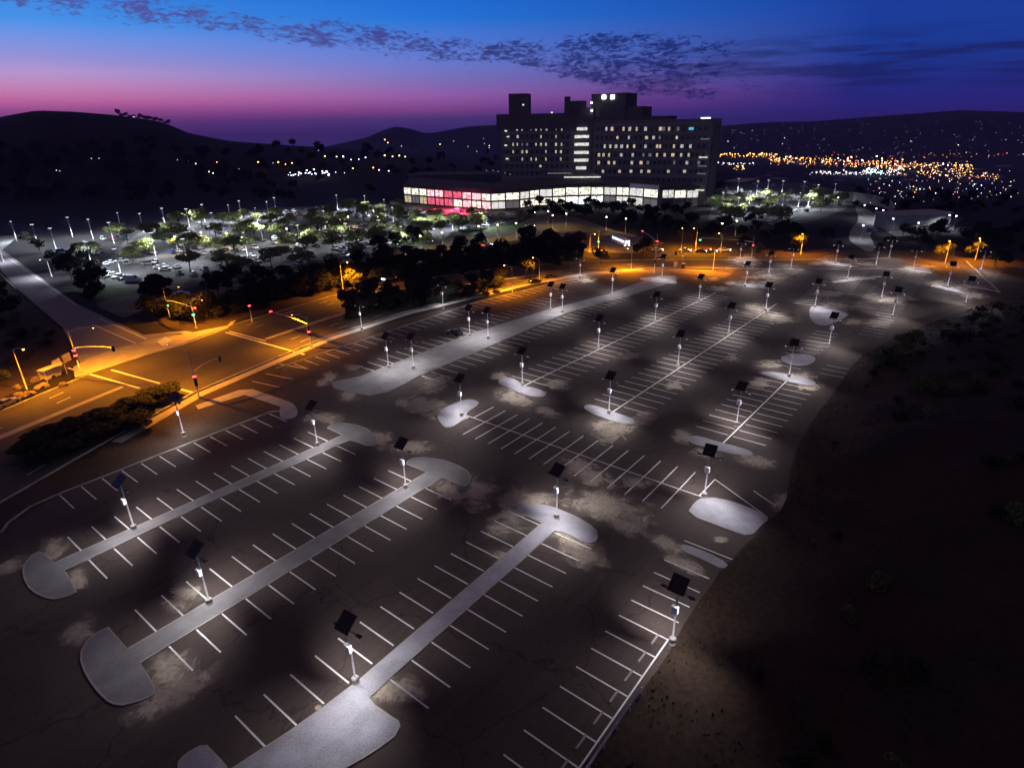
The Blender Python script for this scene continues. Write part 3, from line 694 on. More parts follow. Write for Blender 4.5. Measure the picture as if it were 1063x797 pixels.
# ------------------------------------------------------------------ cobra-head street lamps (sodium)
def cobra(base, hgt, d, W_, label, col=SOD, lm=sodlens, name='street_lamp', grp='orange street lamps', r=.2, point=False, scale=1):
    b = G(*base) if not isinstance(base, Vector) else base
    t = empty(name, b); tag(t, label, 'street lamp', grp); d = Vector((d[0], d[1], 0))
    bm = bmesh.new(); tube(bm, [(0, 0, 0), (0, 0, hgt)], .13*scale, 8, .08*scale)
    if d.length > .1: tube(bm, [(0, 0, hgt-.1), (d.x*.5, d.y*.5, hgt+.45), (d.x, d.y, hgt+.5)], .06, 6, .05)
    obj('pole', bm, steel, t)
    bm = bmesh.new(); bx(bm, (d.x, d.y, hgt+.5), (.35, .8, .16), math.atan2(d.y, d.x)-math.pi/2 if d.length > .1 else 0); hh = obj('lamp_head', bm, steel, t)
    bm = bmesh.new(); ball(bm, (d.x, d.y, hgt+.36), r, 8, 6, .7); obj('lens', bm, lm, hh)
    spot('lamp_light', (d.x, d.y, hgt+.12), W_, col, t, 160, .6, .2)
    return t
cobra((356.5, 303), 9, (1.2, -2.2), 6500, 'tall lamp standing at the kerb beside the glowing orange tree')
cobra((28, 404), 8.5, (1, -3), 3200, 'bare lamp mast at the left road edge behind the boulders')
cobra((707, 262), 8.8, (1.6, 1), 6500, 'amber lamp on a tall pole in the middle of the far junction')
cobra((722, 259), 8, (-.8, 1.2), 6500, 'amber lamp right behind the tall pole of the far junction')
cobra((748, 262), 7, (-.8, 1.2), 4000, 'amber lamp near the long signal arm of the far junction')
cobra((532, 303), 7.5, (0, 3), 4500, 'lamp over the orange patch of road between the dark trees')
cobra((560, 292), 7, (.5, 3), 2600, 'lamp above the dark car at the orange kerb')
cobra((612, 262), 7, (.3, -2), 5000, 'lamp lighting the shrubs at the end of the tree line')
cobra((655, 281), 7, (.6, 2), 5000, 'lamp on the bare corner below the round tree')
cobra((740, 281), 7, (-1, 1.2), 5000, 'lamp at the curved kerb where the junction meets the lot')
cobra((54, 287), 6, (-2, 0), 5200, 'white lamp beside the pale side road in front of the dark trees', (.85, .85, 1), lens, grp='white lamps along the pale side road')
cobra((4, 272), 7, (0, -2), 5000, 'added white lamp at the left picture edge, brightening the pale side road', (.85, .85, 1), lens, grp='white lamps along the pale side road')  # added lamp, put in only to brighten the side road
YEL = (1, .60, .14)
for k, (a, b, e, l) in enumerate([(437.6, 249, 900, 'yellow lamp at the left end of the lamp row along the frontage road'), (459.8, 245, 900, 'second yellow lamp in the row along the frontage road'), (497.4, 237.4, 700, 'third yellow lamp in the row along the frontage road'), (517, 236, 700, 'fourth yellow lamp in the row along the frontage road'), (536, 234, 700, 'fifth yellow lamp in the row along the frontage road'),
      (569, 220, 500, 'lamp at the left of the planted circle before the podium'), (573.8, 225, 700, 'bright lamp over the grass below the planted circle'), (587.6, 222.8, 700, 'lamp right of the planted circle'), (629, 227, 500, 'lamp among the bushes left of the far junction'), (649, 229, 500, 'lamp above the bus'),
      (212, 244, 900, 'warm lamp in the left part of the full car park'), (185, 249, 1200, 'warm lamp near the white glare in the full car park'), (238, 245, 900, 'warm lamp beginning the orange aisle'), (300, 240, 800, 'warm lamp over the orange aisle of the full car park'), (341, 232, 800, 'warm lamp at the bend of the orange aisle'), (363, 226, 900, 'warm lamp where the orange aisle nears the hospital'), (393, 226, 600, 'warm lamp by the cars below the red entrance'), (748, 235, 400, 'warm lamp behind the far junction trees'), (763, 232, 400, 'warm lamp before the eastern car park')]):
    cobra((a, b+13), 6.3, (0, 0), e*(3.2 if 180 < a < 400 else 1.6), l, YEL, warmlens, grp='small warm lamps around the hospital', r=.38)
for k, (a, b, l) in enumerate([(831, 262, 'lamp inside the first orange glowing bush behind the lot'), (981, 271, 'lamp inside the orange glowing bush left of the corner pair'), (1012, 268, 'lamp inside the rightmost orange glowing tree')]):
    cobra((a, b+2.2), 7.5, (-.9, .3), 3200, l, SOD, sodlens)
# ------------------------------------------------------------------ tall LED lamps of the hospital car parks
def make_led():
    t = empty('car_park_lamp')
    bm = bmesh.new(); tube(bm, [(0, 0, 0), (0, 0, 9.6)], .14, 8, .10); obj('pole', bm, white, t)
    bm = bmesh.new(); bx(bm, (0, 0, 9.7), (.5, 1.5, .18)); hd = obj('lamp_head', bm, steel, t)
    bm = bmesh.new(); bx(bm, (0, 0, 9.57), (.44, 1.4, .05)); obj('lens', bm, lens, hd)
    spot('lamp_light', (0, 0, 9.4), 22000, (.86, .95, 1.0), t, 168, .4, .3)
    return t
led = make_led(); first = True
LED1 = sorted([(18, 238), (40, 242), (58.7, 246.8), (75.6, 233), (97, 235.6), (118.5, 239.8), (126.6, 227.5), (149.5, 228.5), (174, 234.5), (172, 222), (197, 223), (213, 217.5), (223, 228), (240, 218), (251, 213), (268, 222), (279.5, 214), (287, 209), (96, 264), (126, 273), (162, 253), (195, 261), (221, 245), (257, 253), (273, 237), (312, 244), (338, 226), (351, 206), (380, 207), (400, 212), (361, 242), (395, 238), (409, 222), (442, 228), (418, 246), (470, 226), (505, 224)])
LED2 = sorted([(765.6, 190), (785, 193), (796, 192), (811, 193), (833, 194), (847, 198), (865, 197), (749, 208), (777, 206), (793, 203), (811, 210), (828, 208), (838.6, 206), (765, 214)])
for L, where in ((LED1, 'the full left car park'), (LED2, 'the eastern car park')):
    for k, (a, b) in enumerate(L):
        o = led if first else copy_tree(led); first = False
        g = G(a, b+(10 if L is LED2 else 13)); o.location = (g.x, g.y, 0); o.rotation_euler = (0, 0, rt_.uniform(0, 3))
        tag(o, f'tall white lamp, {nth(k+1)} counted from the left in '+where, 'lamp post', 'tall lamps of '+where)
# ------------------------------------------------------------------ vehicles
glassm = mat('car_glass', (.015, .017, .02), .1, 1, .12, spec=.6)
tyre = mat('tyre', (.02, .02, .02), .1, 2, .8)
tail = mat('tail_lamp', (.3, .01, .01), 0, 1, .4)
taillit = mat('tail_lamp_lit', (.3, .01, .01), 0, 1, .4, emit=(1, .05, .03), estr=12)
headlit = mat('headlamp_lit', (.8, .8, .8), 0, 1, .4, emit=(.9, .92, 1), estr=30)
headoff = mat('headlamp', (.6, .6, .62), 0, 1, .2)
def carpaint(n, c): return mat('paint_'+n, c, .04, 2, .28, spec=.6)
PAINTS = {'white': (.75, .75, .75), 'silver': (.48, .49, .5), 'grey': (.2, .2, .21), 'black': (.02, .02, .022), 'blue': (.05, .08, .25), 'red': (.3, .02, .02)}
def loft(bm, prof, halfw, mi=0):
    # side profile as (x, z) loop, lofted across the width with the flanks drawn in at the top
    rings = []
    for s_ in (-1, -.86, .86, 1):
        rings.append([])
        for (x, z) in prof:
            k = 1 if abs(s_) < 1 else .96
            rings[-1].append(bm.verts.new((x*k, s_*halfw*(1-.10*max(0, z-.9)), .15+(z-.15)*(1 if abs(s_) < 1 else .96))))
    n = len(prof)
    for a, b in zip(rings, rings[1:]):
        for i in range(n):
            j = (i+1) % n; f = bm.faces.new((a[i], b[i], b[j], a[j])); f.material_index = mi
    bm.faces.new(rings[0]).material_index = mi; bm.faces.new(rings[-1][::-1]).material_index = mi
def make_car(paintname, kind='sedan', lights=False, nm='parked_car'):
    t = empty(nm)
    if kind == 'sedan':
        body = [(-2.25, .35), (-2.28, .75), (-2.1, .95), (-1.4, 1.0), (1.0, .98), (1.9, .86), (2.25, .68), (2.25, .35)]
        cab = [(-1.55, .97), (-1.0, 1.38), (.25, 1.42), (1.05, .95)]; roof = [(-1.02, 1.37), (-.95, 1.44), (.2, 1.47), (.3, 1.41)]; wb = 1.38; L = 2.25
    elif kind == 'suv':
        body = [(-2.3, .4), (-2.32, .95), (-2.2, 1.08), (1.0, 1.08), (2.05, .98), (2.3, .75), (2.3, .4)]
        cab = [(-2.15, 1.06), (-1.95, 1.62), (.2, 1.66), (.95, 1.06)]; roof = [(-1.97, 1.6), (-1.9, 1.72), (.15, 1.74), (.25, 1.64)]; wb = 1.42; L = 2.3
    else:
        body = [(-2.8, .4), (-2.82, 1.9), (-2.6, 2.25), (1.1, 2.25), (1.75, 1.45), (2.7, 1.1), (2.8, .4)]
        cab = [(1.0, 1.5), (1.05, 2.1), (1.2, 2.12), (1.82, 1.46)]; roof = [(-2.5, 2.24), (-2.4, 2.32), (.9, 2.32), (1.0, 2.24)]; wb = 1.7; L = 2.8
    pm = carpaint(paintname, PAINTS[paintname])
    bm = bmesh.new(); loft(bm, body, .9 if kind != 'van' else 1.0); bmesh.ops.recalc_face_normals(bm, faces=bm.faces); obj('body', bm, pm, t)
    bm = bmesh.new(); loft(bm, cab, .80 if kind != 'van' else .95); bmesh.ops.recalc_face_normals(bm, faces=bm.faces); obj('windows', bm, glassm, t)
    bm = bmesh.new(); loft(bm, roof, .74 if kind != 'van' else .95); bmesh.ops.recalc_face_normals(bm, faces=bm.faces); obj('roof', bm, pm, t)
    for sx in (-1, 1):
        for sy in (-1, 1):
            bm = bmesh.new(); tube(bm, [(sx*wb, sy*.72, .34), (sx*wb, sy*.93, .34)], .34, 12); obj('wheel', bm, tyre, t)
    for sy in (-1, 1):
        bm = bmesh.new(); bx(bm, (L-.04, sy*.62, .68), (.14, .34 if not lights else .4, .16 if not lights else .22)); obj('headlight', bm, headlit if lights else headoff, t)
        bm = bmesh.new(); bx(bm, (-L+.02, sy*.66, .78), (.1, .3, .16)); obj('tail_light', bm, taillit if lights else tail, t)
    return t
cars = {}
def car(loc, rz, paintname, kind, label, group, lights=False, nm='parked_car'):
    key = (paintname, kind, lights, nm)
    if key in cars: o = copy_tree(cars[key])
    else: o = cars[key] = make_car(paintname, kind, lights, nm)
    o.location = loc; o.rotation_euler = (0, 0, rz); tag(o, label, 'car' if kind != 'van' else 'van')
    if group: o['group'] = group
    return o
def inside(p, poly):
    c_ = False; n = len(poly)
    for i in range(n):
        a, b = poly[i], poly[(i+1) % n]
        if (a[1] > p[1]) != (b[1] > p[1]) and p[0] < (b[0]-a[0])*(p[1]-a[1])/(b[1]-a[1])+a[0]: c_ = not c_
    return c_
rc = random.Random(3)
names = ['white', 'silver', 'grey', 'black', 'blue', 'red']; wts = [30, 26, 18, 16, 8, 3]
ncar = 0; treec = 0
def fill(poly, where, ang, rowgap, occ, maxc, treep, y0=0.0, maxt=999):
    ca, sa = math.cos(ang), math.sin(ang)
    loc = [(p.x*ca+p.y*sa, -p.x*sa+p.y*ca) for p in poly]
    xs = [p[0] for p in loc]; ys = [p[1] for p in loc]
    slots = []; y = min(ys)+3+y0; r = 0; nt = 0
    while y < max(ys):
        for dy in (-2.6, 2.6):
            x = min(xs)+2; k = 0; r += 1
            while x < max(xs):
                k += 1
                if k % 9 and inside((x, y+dy), loc) and inside((x+3, y+dy), loc) and inside((x-3, y+dy), loc):
                    if rc.random() < occ(x*ca-(y+dy)*sa, x*sa+(y+dy)*ca): slots.append((x, y+dy, math.pi/2*(1 if dy > 0 else -1), r))
                x += 2.85
        x = min(xs)+2; k = 0; tn = 0
        while x < max(xs):
            k += 1
            if k % 4 == 0 and inside((x, y), loc) and rc.random() < treep and nt < maxt:
                wx, wy = x*ca-y*sa, x*sa+y*ca; tn += 1; nt += 1
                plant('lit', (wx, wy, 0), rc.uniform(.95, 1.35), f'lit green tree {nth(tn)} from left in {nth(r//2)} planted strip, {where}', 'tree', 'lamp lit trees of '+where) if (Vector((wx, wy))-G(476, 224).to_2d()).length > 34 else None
            x += 2.85
        y += rowgap
    rc.shuffle(slots); slots = sorted(slots[:maxc], key=lambda q: (q[3], q[0])); cn = {}
    for x, y, a, r in slots:
        cn[r] = cn.get(r, 0)+1
        wx, wy = x*ca-y*sa, x*sa+y*ca; pn = rc.choices(names, wts)[0]; kd = rc.choice(['sedan', 'sedan', 'suv'])
        if rc.random() < .5: a += math.pi
        car((wx, wy, .02), a+ang+R(rc.uniform(-2, 2)), pn, kd, f'{pn} car {nth(cn[r])} from left in {nth(r)} row from front, {where}', f'cars parked in {where}')
WH1 = 'left car park'; WH2 = 'eastern car park'
FARC = pp([(150, 282), (185, 290), (262, 286), (330, 274), (400, 263), (450, 253), (520, 234), (540, 226), (520, 220), (430, 214), (350, 215), (250, 222), (190, 232), (150, 246)])
fill(FARC, WH1, R(-8), 17.5, lambda x, y: .92, 215, .75, 0, 92)
FARL = pp([(60, 262), (95, 300), (148, 280), (150, 246), (100, 246)])
fill(FARL, 'corner of left car park', R(-8), 18, lambda x, y: .16, 12, .4)
fill(RLOT, WH2, R(-60), 17, lambda x, y: .9, 75, .8, 0, 28)
# the cars picked out at the corner of the full car park
row = [(107, 284, 'black'), (112, 285.5, 'white'), (117, 287, 'silver'), (123, 288.5, 'white'), (129, 290, 'black')]
for k, (a, b, pn) in enumerate(row):
    g = G(a, b); car((g.x, g.y, .02), R(200), pn, 'sedan', f'{pn} car in the short row beside the white van, {ordn[k]} from the left', 'short row of cars beside the white van')
g = G(138, 292.5); car((g.x, g.y, .02), R(-58), 'white', 'van', 'white panel van at the corner of the full car park', None)
for a, b, pn, kd, l in [(116, 273.5, 'white', 'sedan', 'white car alone on the bare asphalt behind the short row'), (127, 272, 'silver', 'sedan', 'silver car next to the lone white car behind the short row'), (155, 275, 'grey', 'suv', 'dark grey car parked left of the pair across from the white van'), (166, 279, 'silver', 'sedan', 'silver car across the aisle from the white van'), (172, 281, 'white', 'sedan', 'white car across the aisle from the white van'), (189, 307, 'silver', 'sedan', 'silver car standing on the frontage road behind the far corner signal'),
                        (65, 262, 'blue', 'suv', 'blue car under the trees at the far left lamps')]:
    g = G(a, b); car((g.x, g.y, .04), R(-30), pn, kd, l, None)
g = G(471.6, 347.5); car((g.x, g.y, .03), R(92), 'black', 'sedan', 'lone dark car parked in the empty lot above the wide median', None)
g = G(364.5, 303.5); car((g.x, g.y, .02), R(12), 'black', 'sedan', 'dark car driving past the tall lamp and the orange tree', None, nm='moving_car')
g = G(8, 421); car((g.x, g.y, .02), R(28), 'grey', 'sedan', 'dark car at the left edge of the picture on the main road', None, nm='moving_car')
for a, b, rz, pn, li, l in [(711, 261.5, -70, 'silver', 1, 'car stopping at the far junction below the amber lamps'), (727, 262, -70, 'black', 1, 'car with glaring headlights waiting at the far junction'), (738, 262, -70, 'red', 1, 'car with lit tail lamps at the right of the far junction queue'), (682, 261, -60, 'white', 1, 'car with bright headlights right behind the round tree'), (404, 291, 170, 'silver', 1, 'car with one lit headlamp seen through the dark trees'), (555, 293.5, -30, 'black', 0, 'dark car standing at the orange kerb'), (571, 288.5, -30, 'black', 0, 'second dark car standing at the orange kerb'), (506, 256, -10, 'white', 1, 'small white car on the frontage road below the yellow lamps'), (550, 236, -60, 'white', 1, 'car with lights entering the hospital drive'), (752, 261, -70, 'grey', 1, 'last car of the queue beyond the far junction'), (551, 222, -30, 'white', 1, 'car with glaring lights in front of the podium'), (384, 220, 0, 'white', 1, 'car with white headlamps in the aisle below the red entrance')]:
    g = G(a, b); car((g.x, g.y, .04), R(rz), pn, 'sedan', l, None, bool(li), nm='moving_car')
# bus
busw = mat('bus_white', (.7, .72, .78), .05, 1, .35); buslit = mat('bus_window_lit', (.3, .3, .35), 0, 1, .3, emit=(.62, .68, 1), estr=2.2)
g0 = G(634, 249.5); g1 = G(655, 258.5); gc = (g0+g1)/2; bl = (g1-g0).length; bl = min(bl, 14)
t = empty('city_bus', (gc.x, gc.y, .04), math.atan2(g1.y-g0.y, g1.x-g0.x)); tag(t, 'long white bus with bluish lit windows entering the far junction', 'bus')
bm = bmesh.new(); bx(bm, (0, 0, 1.7), (bl, 2.5, 2.7)); bx(bm, (0, 0, 3.1), (bl*.8, 2.1, .25)); bmesh.ops.bevel(bm, geom=bm.edges[:], offset=.12, segments=2); obj('body', bm, busw, t)
for s_ in (-1, 1):
    bm = bmesh.new(); bx(bm, (0, s_*1.255, 2.15), (bl*.92, .03, 1.0)); obj('window_band', bm, buslit, t)
    bm = bmesh.new(); bx(bm, (s_*(bl/2+.01), 0, 2.1), (.04, 2.2, 1.2)); obj('end_window', bm, buslit, t)
    for x in (-.32, .33):
        bm = bmesh.new(); tube(bm, [(x*bl, s_*1.0, .48), (x*bl, s_*1.27, .48)], .48, 12); obj('wheel', bm, tyre, t)
    bm = bmesh.new(); bx(bm, (bl/2+.03, s_*.9, .9), (.08, .35, .25)); obj('headlight', bm, headlit, t)
# bus shelter and boulders at the left corner
t = empty('bus_shelter', G(57, 392), R(24)); tag(t, 'small bus shelter with benches beside the road at the left corner', 'shelter')
bm = bmesh.new(); bx(bm, (0, 0, 2.5), (5.2, 1.9, .12)); obj('roof', bm, concrete, t)
bm = bmesh.new(); bx(bm, (0, .85, 1.3), (4.8, .06, 1.9)); obj('back_panel', bm, concrete, t)
for x in (-2.3, 2.3):
    bm = bmesh.new(); bx(bm, (x, -.7, 1.22), (.1, .1, 2.44)); obj('post', bm, steel, t)
for x in (-1.1, 1.1):
    bm = bmesh.new(); bx(bm, (x, .4, .45), (1.7, .45, .08)); bx(bm, (x, .4, .22), (1.2, .3, .4)); obj('bench', bm, concrete, t)
def rock(seed, r):
    rnd = random.Random(seed); bm = bmesh.new(); bmesh.ops.create_icosphere(bm, subdivisions=2, radius=r)
    for v in bm.verts: v.co *= 1+.35*mn.noise(v.co*1.3+Vector((seed, 0, 0))); v.co.z *= .65
    return obj('boulder', bm, mat('rock', (.16, .13, .10), .3, 2, .9))
for k, (a, b, r_) in enumerate([(20, 410, 1.0), (25, 411, .8), (30, 409, 1.1), (45, 401, 1.2), (40, 403, .9), (37, 394, 1.0), (66, 399, .8), (18, 402, .9)]):
    o = rock(k, r_); o.location = G(a, b, .3); tag(o, f'pale landscaping boulder by the left corner of the road, {ordn[k]} in from the road edge', 'boulder', 'boulders at the left road corner')
# monument signs of the corner
for k, (a, b, l) in enumerate([(60, 381, 'small blank monument sign at the left corner, left one of two'), (70, 375, 'small blank monument sign at the left corner, right one of two')]):
    t = empty('monument_sign', G(a, b), R(35)); tag(t, l, 'sign'); bm = bmesh.new(); bx(bm, (0, 0, .3), (2.0, .5, .6)); obj('base', bm, concrete, t); bm = bmesh.new(); bx(bm, (0, 0, 1.2), (2.2, .3, 1.1)); obj('sign_board', bm, concrete, t)
# utility cover / pale plate by the apron
o = obj('canopy_plate', slab(pp([(163, 356), (172, 351), (179, 354), (170, 360)]), 0.03, .35), white); tag(o, 'low bluish white slab lying at the edge of the orange apron', 'plate')
# low sign board and cabinet near far junction
for a, b, l, sz in ((701, 277, 'orange lit utility cabinet on the far corner', (1.5, 1.2, 1.5)), (709, 278.5, 'dark utility cabinet next to the lit one on the far corner', (1.6, 1.2, 1.7)), (709, 271, 'pale signal controller box in the far junction', (.8, .8, 1.8))):
    t = empty('utility_cabinet', G(a, b), R(20)); tag(t, l, 'cabinet'); bm = bmesh.new(); bx(bm, (0, 0, sz[2]/2), sz); obj('housing', bm, concrete if 'dark' not in l else darkmet, t); bm = bmesh.new(); bx(bm, (0, 0, sz[2]+.04), (sz[0]+.1, sz[1]+.1, .08)); obj('lid', bm, steel, t)
# ------------------------------------------------------------------ trees placed by hand
GH = 'dark trees in the hedge row along the near road verge'
for k in range(15):
    t_ = k/14; a = 28+t_*145; b = 470-t_*56+rc.uniform(-3, 3)
    o = plant('dark', G(a, b), .62, f'dense dark tree, {nth(k+1)} from the left in the road side line of the hedge row', 'tree', GH); o.scale = (.85, .85, .32)
for k in range(9):
    a = 40+k*13; o = plant('dark', G(a, 482-k*5+rc.uniform(-3, 3)), .5, f'small dark tree, {nth(k+1)} from the left in the lot side hedge row', 'tree', GH); o.scale = (.8, .8, .28)
GM = 'dark trees between the main road and the full car park'
for k, (a, b) in enumerate(sorted([(235, 325), (258, 321), (285, 318), (230, 312), (262, 306), (290, 308), (312, 305), (330, 298), (345, 290), (300, 296), (275, 300), (320, 287), (350, 283), (372, 278), (400, 280), (428, 277), (455, 272), (478, 268), (500, 264), (520, 262), (545, 262), (565, 262), (588, 258), (600, 262), (440, 288), (470, 284), (415, 292), (495, 280), (525, 277), (550, 274), (578, 270), (455, 297), (480, 292), (393, 295), (510, 288), (410, 262), (432, 260), (392, 268), (160, 316), (170, 322), (163, 330), (182, 325), (214, 330), (242, 300)])):
    plant('dark', G(a+rc.uniform(-3, 3), b+rc.uniform(-2, 2)), rc.uniform(.75, 1.1), f'dark leafy tree, {nth(k+1)} from the left in the belt between road and full car park', 'tree', GM)
GS = 'dark street trees of the main road median and lot verge'
for k, (a, b) in enumerate(sorted([(365, 330), (380, 325), (398, 321), (412, 317), (425, 322), (405, 311), (385, 312), (428, 308), (442, 310), (460, 306), (478, 303), (492, 301), (505, 307), (438, 318), (372, 318), (470, 312), (520, 294), (575, 280), (590, 277), (545, 287), (600, 271), (560, 283)])):
    plant('dark', G(a+rc.uniform(-2, 2), b+rc.uniform(-2, 2)), rc.uniform(.65, .95), f'dark street tree, {nth(k+1)} from the left on the verge behind the long lot kerb', 'tree', GS)
plant('dark', G(624, 274), .95, 'round dark tree left of the bus at the far junction', 'tree')
plant('dark', G(667, 270), .95, 'round dark tree in the middle of the orange lit junction', 'tree')
plant('street', G(368, 300), 1.0, 'tree glowing orange under the tall lamp by the road', 'tree')
for a, b, l in [(828, 262, 'bush glowing orange behind the middle of the far lot edge'), (979, 271, 'small tree glowing orange at far right, left one of two'), (1011, 268, 'small tree glowing orange at far right, right one of two')]:
    plant('street', G(a, b), 1.0, l, 'tree')
plant('street', G(785, 268), .9, 'palm-like pale bush beyond the far lot edge', 'bush')
for k, (a, b, l) in enumerate([(20, 290, 1), (32, 300, 1), (44, 312, 1), (100, 318, 0), (75, 290, 0), (88, 300, 0), (66, 280, 0), (95, 308, 0), (55, 272, 0), (100, 290, 0), (42, 262, 0), (30, 254, 0), (80, 268, 0), (92, 276, 0), (78, 282, 0), (105, 300, 0)]):
    if l: a -= 32; b += 16
    plant('dark', G(a, b), rc.uniform(.7, 1.0), ('dark tree left of the pale side road, '+nth(k+1)+' up from the corner' if l else 'dark tree right of the pale side road, '+nth(k-2)+' of the clump'), 'tree', 'dark trees lining the pale side road')
for k, (a, b) in enumerate(sorted([(10, 360), (22, 352), (38, 345), (48, 360), (12, 380), (30, 372), (2, 340), (20, 335), (52, 350), (2, 395)])):
    plant('shrub', G(a, b), rc.uniform(1.2, 2.2), f'low brown shrub, {nth(k+1)} from the left on the vacant ground by the side road', 'shrub', 'shrubs on the vacant ground at left')
# woods behind the far lot, right side
for k in range(52):
    a = rc.uniform(760, 1063); lo = 262+max(0, (a-960))*.22; b = rc.uniform(240, lo-1)
    if 868 < a < 918 and b < 264: continue
    if a < 890 and b < 246: continue
    if min(abs(a-828), abs(a-979), abs(a-1011)) < 9 and b > 256: b = 250
    plant('dark', G(a, b), rc.uniform(.6, .95), 'dark tree in the wood behind the far lot and beside the curved road', 'tree', 'trees of the wood behind the far lot')
for k in range(24):
    a = rc.uniform(640, 800); b = rc.uniform(226, 250) if a > 690 else rc.uniform(228, 240)
    plant('dark', G(a, b), rc.uniform(.6, .95), 'dark tree in the planting between the far junction and the hospital', 'tree', 'trees between the far junction and the hospital')
for k, (a, b) in enumerate(sorted([(560, 216), (570, 218), (582, 219), (596, 219), (610, 219), (622, 222), (635, 220), (645, 222), (655, 218), (575, 224), (548, 220), (600, 226), (480, 240), (500, 233), (520, 230), (470, 232), (450, 238), (455, 228), (540, 228), (490, 226), (566, 222), (573, 220), (588, 222), (592, 224), (604, 223), (612, 225), (618, 220), (628, 218), (638, 226), (578, 228), (556, 226), (550, 224), (596, 221), (584, 226), (648, 219), (608, 228), (664, 221), (672, 223), (700, 222), (690, 224), (712, 221)])):
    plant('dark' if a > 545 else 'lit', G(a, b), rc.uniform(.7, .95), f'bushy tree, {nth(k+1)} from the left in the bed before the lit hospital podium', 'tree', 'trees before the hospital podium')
# far dark trees on the plain and hill to the left, silhouettes on the ridge
def wood(name, pts, label, sc=(1.0, 1.8)):
    vs, fs = [], []; src = [p for p in proto('dark')]
    for g in pts:
        o = rc.choice(src); me = [c for c in o.children if c.data and c.name.startswith('crown')][0].data; k = rc.uniform(*sc); a = rc.uniform(0, 6.28); ca, sa = math.cos(a)*k, math.sin(a)*k
        n = len(vs); vs += [(g.x+v.co.x*ca-v.co.y*sa, g.y+v.co.x*sa+v.co.y*ca, g.z-1.2+v.co.z*k) for v in me.vertices]
        fs += [[n+i for i in p.vertices] for p in me.polygons][::1]
    me = bpy.data.meshes.new(name); me.from_pydata(vs, [], fs); me.materials.append(leafd)
    o = bpy.data.objects.new(name, me); COL.objects.link(o); tag(o, label, 'wood', None, 'stuff'); return o
BELT = [(165, 326), (215, 326), (260, 315), (310, 303), (345, 294), (390, 284), (430, 279), (480, 272), (530, 268), (580, 262), (600, 258)]
wood('hedge_understorey', [G(q, interp(q, BELT)+rc.uniform(-8, 8)) for q in [rc.uniform(165, 605) for _ in range(230)]], 'dense dark undergrowth filling the belt between road and full car park', (.45, .8))
wood('hedge_understorey', [G(q, interp(q, [(360, 328), (400, 319), (450, 311), (500, 302), (530, 296)])+rc.uniform(-6, 5)) for q in [rc.uniform(362, 520) for _ in range(70)]], 'dense dark undergrowth below the street trees behind the long kerb', (.35, .6))
wood('distant_wood', [g for g in (TG(rc.uniform(-5, 520), rc.uniform(152, 212)) for _ in range(150)) if g], 'unlit far-off woodland on the land below the left hill')
wood('distant_wood', [g for g in (TG(rc.uniform(742, 1063), rc.uniform(186, 222)) for _ in range(110)) if g and not (inside((g.x, g.y), RLOT))], 'unlit far-off woodland on the plain before the town', (.5, .9))
for k, a in enumerate([123, 126, 128, 131, 134, 136, 139, 143, 146, 149, 152, 154, 157, 160, 162, 166, 169, 173]):
    D = 1000; g = AT(a, 120, D); g.z = height(g.x, g.y)-1.2; plant('dark', g, rc.uniform(.55, .95), f'tree silhouetted on the left hill crest, {nth(k+1)} from the left', 'tree', 'trees silhouetted on the left hill crest')
# scrub along the crest and face of the right slope
for k in range(150):
    i = rc.randrange(10, len(mound_pts)-2); q = rc.randrange(6, 50); p = mound_pts[i][q]
    plant('shrub', p-Vector((0, 0, .1)), rc.uniform(.5, 1.5)*(1 if q > 12 else .6), 'dark scrub bush growing on the unlit slope at right', 'shrub', 'scrub bushes on the dark slope')
far_i = [i for i, r_ in enumerate(mound_pts) if r_[0].x > 105]
for k in range(85):
    i = rc.choice(far_i); q = rc.randrange(5, 24); p = mound_pts[i][q]
    plant('shrub', p-Vector((0, 0, .15)), rc.uniform(.8, 1.6), 'dark scrub bush on the bank crest that cuts across the right edge of the lot', 'shrub', 'scrub bushes on the bank crest')
gm = mat('straw_grass', (.075, .052, .028), .45, 1.2, .95)
bm = bmesh.new()
for k in range(9000):
    i = rc.randrange(0, len(mound_pts)-1); q = min(60, int(abs(rc.gauss(0, 13)))+1)
    p = mound_pts[i][q].lerp(mound_pts[i+1][min(63, q+1)], rc.random())
    if mn.noise(Vector((p.x/5, p.y/5, 7))) < -.05+rc.uniform(-.2, .2): continue
    hgt = rc.uniform(.12, .42); a = rc.uniform(0, 6.28); w_ = rc.uniform(.05, .16)
    dx, dy = math.cos(a)*w_, math.sin(a)*w_; lx, ly = rc.uniform(-.15, .15), rc.uniform(-.15, .15)
    bm.faces.new([bm.verts.new((p.x-dx, p.y-dy, p.z-.03)), bm.verts.new((p.x+dx, p.y+dy, p.z-.03)), bm.verts.new((p.x+lx, p.y+ly, p.z+hgt))])
tag(obj('dry_grass', bm, gm), 'dry straw coloured grass tufts on the slope beside the lot', 'grass', None, 'stuff')
